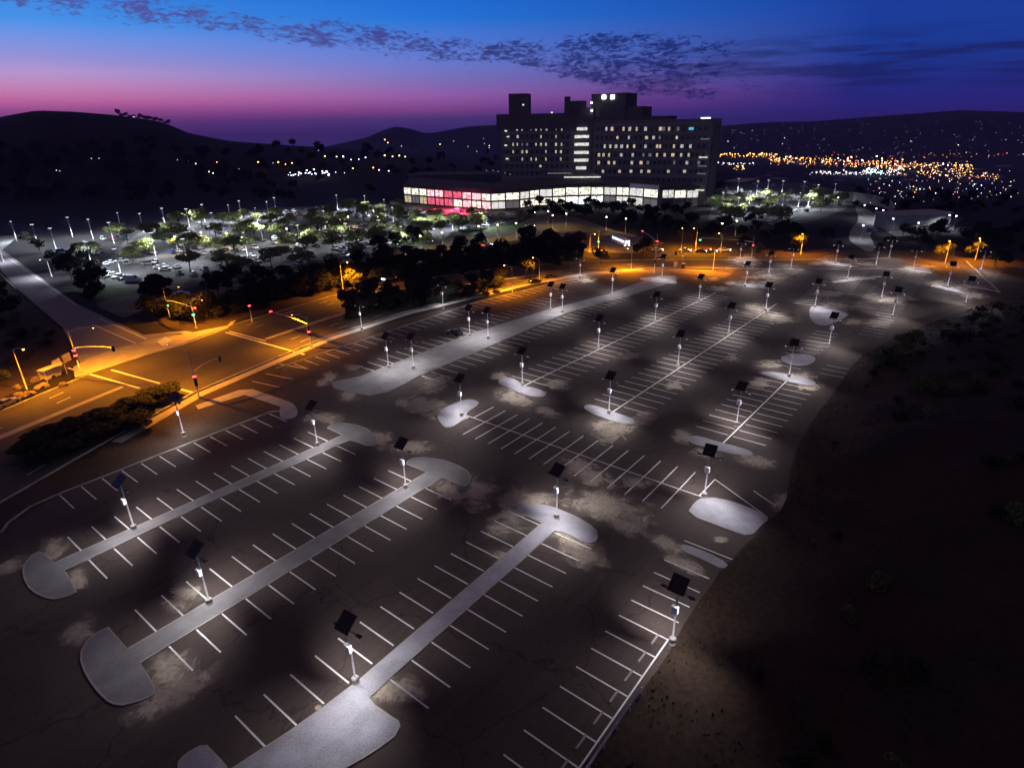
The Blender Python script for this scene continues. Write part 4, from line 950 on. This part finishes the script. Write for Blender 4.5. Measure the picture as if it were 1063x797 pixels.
# grass strip by the full car park
struct('grass_verge', sheet(pp([(96, 296), (112, 297), (140, 300), (160, 300), (130, 308), (100, 314), (92, 308)]), .05), mat('green_grass', (.06, .09, .025), .4, .3, .95, fine=4))
struct('grass_verge', sheet(pp([(430, 256), (470, 249), (540, 237), (556, 230), (540, 232), (470, 244), (430, 251)]), .05), MATS['green_grass'])
struct('corner_ground', sheet(pp([(566, 292), (600, 284), (650, 279), (700, 278), (742, 281), (760, 284), (752, 289), (700, 283), (650, 284), (606, 289), (575, 297)]), .048), mat('pale_soil', (.15, .115, .075), .4, .2, .95, .4, fine=3))
struct('corner_bed', sheet(pp([(158, 335), (180, 322), (240, 320), (290, 312), (330, 302), (350, 296), (350, 306), (300, 318), (240, 334), (236, 338), (200, 345), (186, 342)]), .045), soil)
struct('vacant_land', sheet(pp([(-60, 300), (0, 290), (14, 302), (66, 344), (80, 378), (20, 405), (-60, 440)]), .02), soil)
# ------------------------------------------------------------------ hospital
hw = mat('hospital_wall', (.17, .145, .14), .12, .1, .8)
hband = mat('hospital_band', (.26, .235, .22), .1, .2, .8)
hd_ = mat('hospital_dark', (.10, .085, .085), .12, .2, .8)
lw = mat('window_warm', (.5, .5, .4), 0, 1, .5, emit=(1, .80, .46), estr=.55, sample=False)
lww = mat('window_white', (.5, .5, .5), 0, 1, .5, emit=(.95, .92, .85), estr=.85, sample=False)
lws = mat('window_pale', (.5, .5, .5), 0, 1, .5, emit=(.95, .88, .72), estr=.45, sample=False)
ldim = mat('window_dim', (.5, .5, .5), 0, 1, .5, emit=(.5, .43, .36), estr=.20, sample=False)
lob = mat('lobby_glass', (.5, .5, .4), 0, 1, .4, emit=(1, .93, .74), estr=1.5, sample=False)
lobw = mat('lobby_bright', (.5, .5, .5), 0, 1, .4, emit=(.92, .95, 1), estr=2.4, sample=False)
lobr = mat('lobby_pink', (.6, .2, .2), 0, 1, .4, emit=(1, .50, .55), estr=1.7, sample=False)
redg = mat('red_lit_glass', (.6, .2, .2), 0, 1, .4, emit=(1, .16, .25), estr=.9, sample=False)
hp = empty('hospital', G(600, 208)); tag(hp, 'large dark hospital block with rows of lit windows, roof towers and a glowing glass podium', 'hospital')
HO = Vector(hp.location)
def hobj(name, bm, m, parent=None):
    for v in bm.verts: v.co -= HO
    return obj(name, bm, m, parent or hp)
def prism(a, b, depth, z0, z1, bm=None):
    bm = bm or bmesh.new(); a = Vector((a[0], a[1], 0)); b = Vector((b[0], b[1], 0)); d = (b-a).normalized(); n = Vector((-d.y, d.x, 0))
    if n.dot(Vector((fx, fy, 0))) < 0: n = -n
    c_ = (a+b)/2+n*depth/2; bx(bm, (c_.x, c_.y, (z0+z1)/2), ((b-a).length, depth, z1-z0), math.atan2(d.y, d.x)); return bm
def facade(pa, pb, ya, yb):      # wall plane between base pixels; returns local frame and height at each end
    A_ = G(*pa); B_ = G(*pb); return A_, B_, ztop(A_, pa[0], ya), ztop(B_, pb[0], yb)
LA, LB, lz, lz2 = facade((521, 207), (604, 207), 118, 118)
RA, RB, rz_, rz2 = facade((612, 207), (731, 213), 122, 127.5)
lh = (lz+lz2)/2; rh = (rz_+rz2)/2
hobj('wing', prism(LA, LB, 22, 0, lh-5), hw); hobj('wing', prism(RA, RB, 19, 0, rh), hw)
ld = (LB-LA).normalized(); rd = (RB-RA).normalized()
nf = Vector((-fx, -fy, 0))
hobj('roof_storey', prism(LA-ld*2.5+nf*1.2, LB+ld*1, 26, lh-9.5, lh), hd_)
for k in range(2): hobj('terrace_column', prism(LA-ld*(2.2-k*1.4)+nf*1.2, LA-ld*(1.9-k*1.4)+nf*1.2, .4, 10, lh-9.5), hd_)
def atx(A_, B_, pxa, pxb, px): return A_.lerp(B_, (px-pxa)/(pxb-pxa))
def block(name, x0, x1, y0, y1, A_, B_, xa, xb, depth, back, m):
    a = atx(A_, B_, xa, xb, x0)-nf*back; b = atx(A_, B_, xa, xb, x1)-nf*back
    D = math.hypot(a.x, a.y); za = AT(x0, y1, D).z; zb = AT(x0, y0, D).z
    return hobj(name, prism(a, b, depth, zb, za), m)
block('roof_tower', 530, 549.5, 122, 97.5, LA, LB, 521, 604, 14, 3, hd_)
block('stair_core', 596, 613, 208, 112, LA, LB, 521, 604, 14, -1, hd_)
block('roof_frame', 585, 590, 122, 100.5, LA, LB, 521, 604, 8, 2, hd_)
block('roof_gable', 590, 606, 122, 105, LA, LB, 521, 604, 8, 3, hd_)
block('penthouse', 611, 647.5, 128, 98, RA, RB, 612, 731, 18, 2, hd_)
block('penthouse_step', 647.5, 665, 128, 111, RA, RB, 612, 731, 16, 3, hd_)
block('roof_step', 665, 692, 128, 121, RA, RB, 612, 731, 14, 4, hd_)
block('end_tower', 731, 735, 213.5, 128.5, RA, RB, 612, 731, 14, 4, hd_)
def quad_at(A_, B_, xa, xb, x, y, wpx, hpx, m, name, parent=None, push=.25, thick=.12):
    p0 = atx(A_, B_, xa, xb, x-wpx/2); p1 = atx(A_, B_, xa, xb, x+wpx/2); d = (p1-p0).normalized(); n = Vector((d.y, -d.x, 0))
    if n.dot(nf) < 0: n = -n
    D = math.hypot(*((p0+p1)/2+n*push)[:2]); z1 = AT(x, y-hpx/2, D).z; z0 = AT(x, y+hpx/2, D).z
    a = p0+n*(push-thick); b = p1+n*(push-thick); bm = bmesh.new(); c_ = (a+b)/2
    bx(bm, (c_.x, c_.y, (z0+z1)/2), ((b-a).length, thick*2, z1-z0), math.atan2(d.y, d.x))
    return hobj(name, bm, m, parent)
hr = random.Random(9); nwin = 0
LW = {134: '0.3.4.5.7.9.1.2.6.8', 142: '', 150: ''}
def wrow(A_, B_, xa, xb, y, xs, hpx, kind='w'):
    global nwin
    for x in xs:
        nwin += 1
        if nwin > 99: return
        m_ = hr.choice([lw, lw, lw, lws, lws, ldim])
        quad_at(A_, B_, xa, xb, x, y, hr.uniform(1.1, 1.9) if kind == 'l' else hr.uniform(1.7, 3.0), hpx, m_, 'window')
L_ = (LA, LB, 521, 604); R_ = (RA, RB, 612, 731)
wrow(*L_, 134.2, [538, 543, 552, 557, 562, 567.5, 577, 582.5], 3.2, 'l'); wrow(*L_, 142, [538.5, 562, 577], 3, 'l')
wrow(*L_, 150, [533.7, 538, 543, 548, 557, 562, 567, 577, 582.5], 3, 'l'); wrow(*L_, 157.6, [533.7, 543, 547.5, 567, 577, 582], 3, 'l')
wrow(*L_, 165.3, [543, 552, 557, 567, 582], 3, 'l'); wrow(*L_, 172.6, [562, 561], 2, 'l')
wrow(*R_, 134, [628, 634, 646, 652.5, 659.5, 668.5, 683, 686, 691.5, 700], 4); wrow(*R_, 143, [640, 652, 670, 677, 683, 699.5], 3.2)
wrow(*R_, 152, [627, 633, 639, 645, 651, 658, 669.5, 681, 684, 697.5, 705, 713], 3.6); wrow(*R_, 161, [621, 626, 632, 645, 657, 668, 674.5, 681.5, 689, 697, 705, 712], 3.4)
wrow(*R_, 169, [621, 632, 638, 656.5, 666, 673, 699, 711, 722], 3.4); wrow(*R_, 178, [626, 644, 656, 667, 674.5, 694, 709.5], 3)
# unlit window grid of both wings: shallow recess panels
dg = mat('dark_window', (.03, .03, .04), .1, 1, .2, spec=.6)
for (F4, x0, x1, ys) in ((L_, 526, 592, [134.2, 142, 150, 157.6, 165.3, 172.6, 180]), (R_, 617, 727, [134, 143, 152, 161, 169, 178, 187])):
    bm = bmesh.new()
    for y in ys:
        x = x0
        while x < x1:
            p0 = atx(*F4, x); p1 = atx(*F4, x+2.6); d = (p1-p0).normalized(); n = Vector((d.y, -d.x, 0)); n = n if n.dot(nf) > 0 else -n
            D = math.hypot(p0.x, p0.y); z1 = AT(x, y-1.8, D).z; z0 = AT(x, y+1.8, D).z; c_ = (p0+p1)/2
            bx(bm, (c_.x, c_.y, (z0+z1)/2), ((p1-p0).length, .12, z1-z0), math.atan2(d.y, d.x)); x += 5.1
    tag(hobj('unlit_windows', bm, dg), kind='stuff')
for (F4, x0, x1, ys) in ((L_, 520, 600, [138, 146, 154, 161.5, 169, 176.5, 184]), (R_, 612, 729, [129, 138.5, 147.5, 156.5, 165, 173.5, 182.5])):
    for y in ys:
        quad_at(*F4, (x0+x1)/2, y, min(x1, 729)-x0, 1.1, hband, 'floor_band', push=.5, thick=.3)
for y in (134, 142, 150, 158.5, 166.5, 174.5):        # lit landings of the stair core
    quad_at(LA, LB, 521, 604, 602.5, y, 14 if y not in (134, 174.5) else 10, 3.0, lww, 'lit_landing', push=2.2, thick=.3)
for x, y, wd in ((581, 180, 24), (606, 184, 40), (640, 186, 20)):
    quad_at(LA, LB, 521, 604, x, y, wd, 1.3, lww if x > 600 else ldim, 'lit_canopy_edge', push=3.2, thick=.3)
fl_ = mat('flood_white', (.8, .8, .8), 0, 1, .4, emit=(.85, .92, 1), estr=9, sample=False)
for x in (623, 632):
    quad_at(*R_, x, 101, 3.6, 4.0, fl_, 'roof_floodlight', push=-1.0, thick=.6)
quad_at(*R_, 724, 124, 8, 3.2, fl_, 'roof_sign', push=-.5, thick=.5)
quad_at(*R_, 712.5, 133.8, 4.4, 2.6, mat('turquoise_sign', (.1, .5, .6), 0, 1, .4, emit=(.12, .6, .85), estr=.8, sample=False), 'wall_sign', push=.8)
for x, y in ((611, 107), (611.5, 115), (573, 117), (545, 109)): quad_at(*L_, x, y, 1.6, 1.6, fl_ if x > 600 else lww, 'roof_lamp', push=3.0)
for y in (137, 156, 165, 173, 190): quad_at(*R_, 726, y-.5+8, 8, 1.2, lww if y in (156, 190) else ldim, 'end_landing_light', push=1.0)
for k, (x, y) in enumerate([(527, 136), (529, 142), (526.5, 151), (527.5, 165)]): quad_at(*L_, x, y, 2.6, 1.3, lww, 'balcony_light', push=1.2)
for m_ in (lob, lobw, lobr, redg): flicker(m_, .55, .12)
for m_ in (lw, lww, lws): flicker(m_, .8, .3)
# podium
POD = [((420, 210.5), 192.5), ((452, 213.5), 195), ((510, 218), 199.5), ((540, 216.5), 197.5), ((560, 214), 195), ((600, 213), 192), ((626, 212), 192.5), ((652, 213.5), 192.5), ((682, 216.5), 195), ((686, 216.5), 195), ((724, 215), 195.5)]
pg = [G(*p) for p, _ in POD]; pz = [ztop(G(*p), p[0], y) for p, y in POD]
bm = bmesh.new()
back = [p-nf*38 for p in pg]
lo = [bm.verts.new((p.x, p.y, z+.0)) for p, z in zip(pg, pz)]; bk = [bm.verts.new((p.x, p.y, z+2.5)) for p, z in zip(back, pz)]
for i in range(len(lo)-1): bm.faces.new((lo[i], lo[i+1], bk[i+1], bk[i]))
dn = [bm.verts.new((p.x, p.y, 0)) for p in back]
for i in range(len(lo)-1): bm.faces.new((bk[i], bk[i+1], dn[i+1], dn[i]))
hobj('podium_roof', bm, hd_)
pans = 0
for i in range(len(pg)-1):
    a, b = pg[i], pg[i+1]; za, zb = pz[i], pz[i+1]; L = (b-a).length; n = max(2, int(L/7.5)); d = (b-a).normalized()
    hobj('podium_fascia', prism(a+nf*1.5, b+nf*1.5, 2.0, (za+zb)/2-.8, (za+zb)/2+1.2), hd_ if not 7 <= i <= 7 else white)
    for k in range(n):
        p0 = a.lerp(b, k/n); p1 = a.lerp(b, (k+1)/n); z = za+(zb-za)*(k+.5)/n-.8
        pxx = POD[i][0][0]+(POD[i+1][0][0]-POD[i][0][0])*(k+.5)/n
        hobj('column', prism(p0+nf*.6-d*.35, p0+nf*.6+d*.35, .7, 0, z), hw)
        if i == 8: continue
        q0 = p0+d*.5; q1 = p1-d*.4
        up = lob; dnm = lob; r_ = hr.random()
        if pxx < 448: up = lob; dnm = ldim if r_ < .7 else lw
        elif pxx < 458: up = lobr; dnm = redg
        elif pxx < 508: up = hr.choice([lobr, lob, lobr, redg]); dnm = hr.choice([redg, lobr, lob, lobr])
        elif 585 < pxx < 620: up = lob; dnm = lobw
        elif pxx > 690: up = lob; dnm = hd_
        elif r_ < .3: dnm = lww
        elif r_ < .5: dnm = ldim
        if pxx > 510 and hr.random() < .25: up = lww
        hobj('glass_bay', prism(q0, q1, .3, z*.56, z-.6), up); hobj('glass_bay', prism(q0, q1, .3, .6, z*.46), dnm)
        hobj('mullion', prism(q0.lerp(q1, .5)-d*.12+nf*.2, q0.lerp(q1, .5)+d*.12+nf*.2, .3, 0, z-.6), hw)
        hobj('spandrel', prism(q0+nf*.15, q1+nf*.15, .3, z*.46, z*.56), hw)
# long low roof lights on the podium
for x, y in [(526, 191), (534, 190.5), (541, 191.5), (544, 191), (548, 190.5), (553, 190), (557, 190.5), (561, 189.5), (570, 189), (580, 188.5), (515, 177), (520, 178), (527, 179.5), (532, 181), (508, 177)]:
    quad_at(LA, LB, 521, 604, x, y, 1.6 if x < 535 or x > 565 else 3, 1.2, lww if y > 185 else ldim, 'terrace_light', push=8)
ENT = [((465, 219), (1, .04, .10), 26000, 8), ((480, 221), (1, .06, .14), 16000, 7), ((600, 217), (.95, .95, 1), 6500, 8), ((560, 219), (1, .92, .75), 4500, 8), ((640, 217), (1, .92, .75), 5000, 8), ((670, 219), (1, .95, .85), 6000, 8), ((430, 216), (1, .85, .6), 2500, 7), ((525, 221), (1, .92, .8), 2500, 7)]
for (px, py), c_, e_, z in ENT:
    spot('entrance_light', tuple(G(px, py)+Vector((0, 0, z))-HO), e_, c_, hp, 150, .8, .4)
# dark low wing behind the podium to the left
hobj('rear_wing', prism(G(425, 203), G(521, 203), 30, 0, ztop(G(470, 203), 470, 181)), hd_)
# ------------------------------------------------------------------ buildings far right and retaining wall
def bldg(name, pa, pb, ytop, depth, m, label, lights=()):
    a, b = G(*pa), G(*pb); t = empty(name, a); tag(t, label, 'building'); z = ztop(a, pa[0], ytop)
    bm = prism(a, b, depth, 0, z)
    for v in bm.verts: v.co -= a
    obj('wall', bm, m, t); d = (b-a).normalized(); bm = prism(a-d*.4+nf*.4, b+d*.4+nf*.4, depth+.8, z, z+.5)
    for v in bm.verts: v.co -= a
    obj('roof', bm, MATS['concrete'], t)
    for fr, em in lights:
        p = a.lerp(b, fr); bm = prism(p-d*1.4+nf*.2, p+d*1.4+nf*.2, .3, z*.35, z*.65)
        for v in bm.verts: v.co -= a
        obj('window', bm, em, t)
    return t
bw = mat('grey_render', (.26, .26, .27), .15, .2, .85)
bldg('warehouse', (926, 239), (985, 236), 224, 12, bw, 'grey flat-roofed warehouse right of the curved road', ())
t = empty('retaining_wall', G(888, 213)); tag(t, 'long pale retaining wall curving along the road toward the warehouse', 'wall')
wl = [G(*p) for p in [(864, 208), (885, 209), (905, 212), (922, 217), (926, 226)]]
bm = bmesh.new()
for a, b in zip(wl, wl[1:]):
    c_ = (a+b)/2-Vector(t.location); bx(bm, (c_.x, c_.y, 2.6), ((b-a).length+.1, .5, 5.2), math.atan2((b-a).y, (b-a).x))
obj('wall_panels', bm, bw, t); bm = bmesh.new()
for a, b in zip(wl, wl[1:]):
    c_ = (a+b)/2-Vector(t.location); bx(bm, (c_.x, c_.y, 5.3), ((b-a).length+.2, .7, .2), math.atan2((b-a).y, (b-a).x))
obj('coping', bm, concrete, t)
for k, (a, b, e, l) in enumerate([(976, 232, 1100, 'yard lamp left of the bright pair beside the warehouse'), (982, 234, 1100, 'bright yard lamp in the middle of the warehouse yard'), (989, 235, 1100, 'rightmost yard lamp of the warehouse yard'), (924, 238, 700, 'lamp at the road side corner of the warehouse'), (950, 243, 700, 'lamp before the warehouse wall by the white cars'), (907, 226, 900, 'lamp over the curved road near the retaining wall'), (914, 228, 900, 'second lamp over the curved road near the retaining wall'), (895, 222, 900, 'third lamp over the bend of the curved road'), (893, 246, 900, 'lamp at the lower bend of the curved road'), (868, 213, 900, 'lamp at the eastern car park end of the retaining wall')]):
    cobra((a, b+4), 6, (0, 0), e*9, l, (.95, .95, 1), MATS['led_lens'], grp='white lamps around the warehouse', r=.4)
struct('warehouse_yard', sheet(pp([(915, 236), (1000, 226), (985, 240), (930, 246)]), .03), asphalt_pale)
for k in range(10):
    g = G(948+k*3.2, 239-.3*k+rc.uniform(-1, 1)); car((g.x, g.y, .04), R(-60), 'white', 'suv', 'white vehicle parked in the yard in front of the warehouse', 'white vehicles in the warehouse yard')
g = G(905, 241); car((g.x, g.y, .03), R(-50), 'blue', 'suv', 'dark blue vehicle on the curved road beside the warehouse', None)
# ------------------------------------------------------------------ distant town
town = random.Random(77)
def emm(n, c, s_): return mat('glow_'+n, c, 0, 1, .5, emit=c, estr=s_, sample=False)
GL = {'orange': emm('orange', (1, .42, .06), 9), 'amber': emm('amber', (1, .62, .22), 8), 'white': emm('white', (1, .9, .8), 8), 'blue': emm('blue', (.55, .65, 1), 8), 'red': emm('red', (1, .12, .10), 7), 'cyan': emm('cyan', (.35, .85, 1), 16), 'dim': emm('dim', (.8, .75, .9), 2.6), 'dimmer': emm('dimmer', (.6, .55, .9), 1.1)}
lampmesh = {}
extra = {}; cnt_l = [0]
def townlamp(px, py, col, r, label, group, solo=True):
    g = TG(px, py)
    if g is None: return
    D = g.length; k = r*D/700
    if not solo or cnt_l[0] >= 296:
        extra.setdefault(col, []).append((g+Vector((0, 0, 8*k)), k)); return
    cnt_l[0] += 1
    if col not in lampmesh:
        bm = bmesh.new(); tube(bm, [(0, 0, -8), (0, 0, -.8)], .12, 5, mi=1); ball(bm, (0, 0, 0), 1.0, 8, 6, .8, mi=0)
        me = bpy.data.meshes.new('distant_lamp'); bm.to_mesh(me); bm.free(); me.materials.append(GL[col]); me.materials.append(darkmet); lampmesh[col] = me
    o = bpy.data.objects.new('distant_lamp', lampmesh[col]); COL.objects.link(o)
    o.scale = (k,)*3; o.location = g+Vector((0, 0, 8*k)); tag(o, label, 'lamp', group)
T1 = 'lights of the far-off town'; T2 = 'house lights on the distant mountain'; T3 = 'lights below the left hill'
def tl(n, x0, x1, yf, jy, cols, r0, r1, zone, ns=0):
    ns = int(ns*1.7)
    for q in range(n+ns):
        x = town.uniform(x0, x1); col = town.choice(cols)
        townlamp(x, yf(x)+town.gauss(0, jy), col, (town.uniform(r0, r1) if q < n else town.uniform(r0*.55, r0*1.0))*.68, f'{col} lamp {zone}', T1, q < n)
for x, y, col, r_ in [(197, 171, 'white', .5), (185, 170, 'dim', .4), (96, 169, 'dim', .4), (104, 169, 'dim', .4), (60, 182, 'dim', .5), (63, 181, 'dim', .4), (204, 174, 'white', .5), (222, 184, 'white', .5), (218, 183, 'white', .5), (226, 173, 'orange', .5), (269, 175, 'orange', .9), (274, 176, 'orange', .7), (290, 175.5, 'orange', .9), (297, 175, 'orange', .6), (304, 175, 'orange', .8), (249, 181, 'orange', .6), (338, 168, 'orange', .8), (350, 168, 'amber', .7), (357, 169, 'white', .9), (365, 170, 'blue', .6), (373, 170, 'blue', .6), (380, 169, 'blue', .8), (395, 167, 'amber', 1.0), (400, 168, 'amber', .9), (408, 168, 'amber', .8), (415, 168, 'amber', .9), (421, 168, 'amber', .7), (400, 150, 'amber', .7), (403, 153, 'amber', .7), (457, 154, 'amber', .6), (417, 156, 'dim', .6), (367, 181, 'orange', .8), (388, 180, 'orange', .8), (394, 182, 'white', .7), (404, 183, 'blue', .8), (358, 183, 'blue', .4), (349, 183, 'blue', .5), (310, 148, 'dim', .5), (331, 160, 'dim', .5), (284, 173, 'dim', .4), (502, 147, 'dim', .4), (486, 155, 'dim', .4), (508, 155, 'amber', .5), (503, 152, 'dim', .4), (495, 160, 'dim', .4), (508, 157, 'dim', .5), (471, 150, 'dim', .4), (140, 126, 'dim', .5)]:
    townlamp(x, y, col, r_*.8, f'{col} light on the dark land between the left hill and the hospital', T3)
for k in range(34):
    x = town.uniform(299, 343); townlamp(x, 185-(x-320)*.02+town.gauss(0, 1.3), town.choice(['white', 'blue']), town.uniform(.35, .7), 'white light in the brilliant cluster on the land left of the hospital', 'brilliant white cluster left of the hospital')
tl(26, 746, 806, lambda x: 164.5, .5, ['orange', 'amber', 'orange'], .5, .85, 'in the straight orange row right of the hospital', 26)
tl(10, 744, 785, lambda x: 172.5, .4, ['white', 'blue'], .4, .6, 'in the pale row just right of the hospital', 10)
tl(8, 760, 772, lambda x: 177, 1.5, ['amber', 'orange'], .4, .7, 'in the small cluster under the rows right of the hospital', 5)
tl(58, 798, 1010, lambda x: 169+(x-800)*.035, 2.2, ['orange', 'orange', 'amber', 'orange', 'white', 'red'], .45, .95, 'in the thick band of town lights', 210)
tl(28, 900, 1035, lambda x: 176+(x-900)*.08, 2.6, ['white', 'red', 'amber', 'orange'], .4, .85, 'in the pale right part of the town', 90)
tl(22, 840, 935, lambda x: 182, 1.0, ['white', 'blue', 'white'], .4, .8, 'in the bluish band below the orange town lights', 60)
tl(7, 898, 916, lambda x: 183.5, .7, ['cyan'], .8, 1.3, 'in the brilliant cyan patch of the town', 6)
tl(26, 900, 1063, lambda x: 198, 8, ['blue', 'white', 'dim', 'orange', 'dim'], .35, .6, 'scattered on the dark plain before the town', 70)
tl(6, 790, 1063, lambda x: 163, 1.6, ['red', 'orange', 'dim'], .3, .5, 'on the far edge of the town', 40)
for q in range(120):
    x = town.uniform(745, 1063); y = town.uniform(130, 162)
    if y < interp(x, SKY2)+5: y += 10
    townlamp(x, y, town.choice(['dim', 'dim', 'dimmer', 'dimmer', 'dimmer', 'white'] if q < 40 else ['dimmer']), town.uniform(.14, .26), 'small pale house light on the distant mountainside', T2, q < 26)
for col, L in extra.items():
    bm = bmesh.new()
    for p, k_ in L: ball(bm, p, k_, 6, 4, .8)
    tag(obj('distant_lights', bm, GL[col]), f'countless tiny {col} lights of the distant town and mountainside', 'lights', None, 'stuff')
# low buildings of the town
tw = mat('town_wall', (.16, .14, .14), .2, .05, .85)
for k in range(46):
    x = town.uniform(760, 1050); y = town.uniform(168, 196)
    g = TG(x, y)
    if not g: continue
    t = empty('town_building', g-Vector((0, 0, 1)), town.uniform(0, 3)); tag(t, 'low flat-roofed building among the lights of the far-off town', 'building', 'low buildings of the far-off town')
    a_, b_, h_ = town.uniform(14, 40), town.uniform(12, 24), town.uniform(5, 9)
    bm = bmesh.new(); bx(bm, (0, 0, h_/2), (a_, b_, h_)); obj('wall', bm, tw, t)
    bm = bmesh.new(); bx(bm, (0, 0, h_+.3), (a_+1, b_+1, .6)); obj('roof', bm, MATS['concrete'] if k % 3 == 0 else hd_, t)
for o in bpy.data.objects:
    if '_used' in o: del o['_used']

# ------------------------------------------------------------------ evening haze
bm = bmesh.new(); bx(bm, (0, 0, -10), (11000, 11000, 330))
hm = bpy.data.materials.new('haze'); hm.use_nodes = True; t = N(hm.node_tree); t.n.clear(); pv = t.new('ShaderNodeVolumePrincipled'); pv.inputs['Density'].default_value = HAZE; pv.inputs['Color'].default_value = (.50, .44, 1.0, 1); pv.inputs['Anisotropy'].default_value = .0
ou = t.new('ShaderNodeOutputMaterial'); t.l.new(pv.outputs[0], ou.inputs['Volume'])
tag(obj('haze', bm, hm), 'thin purple evening haze over the valley', 'haze', None, 'stuff')
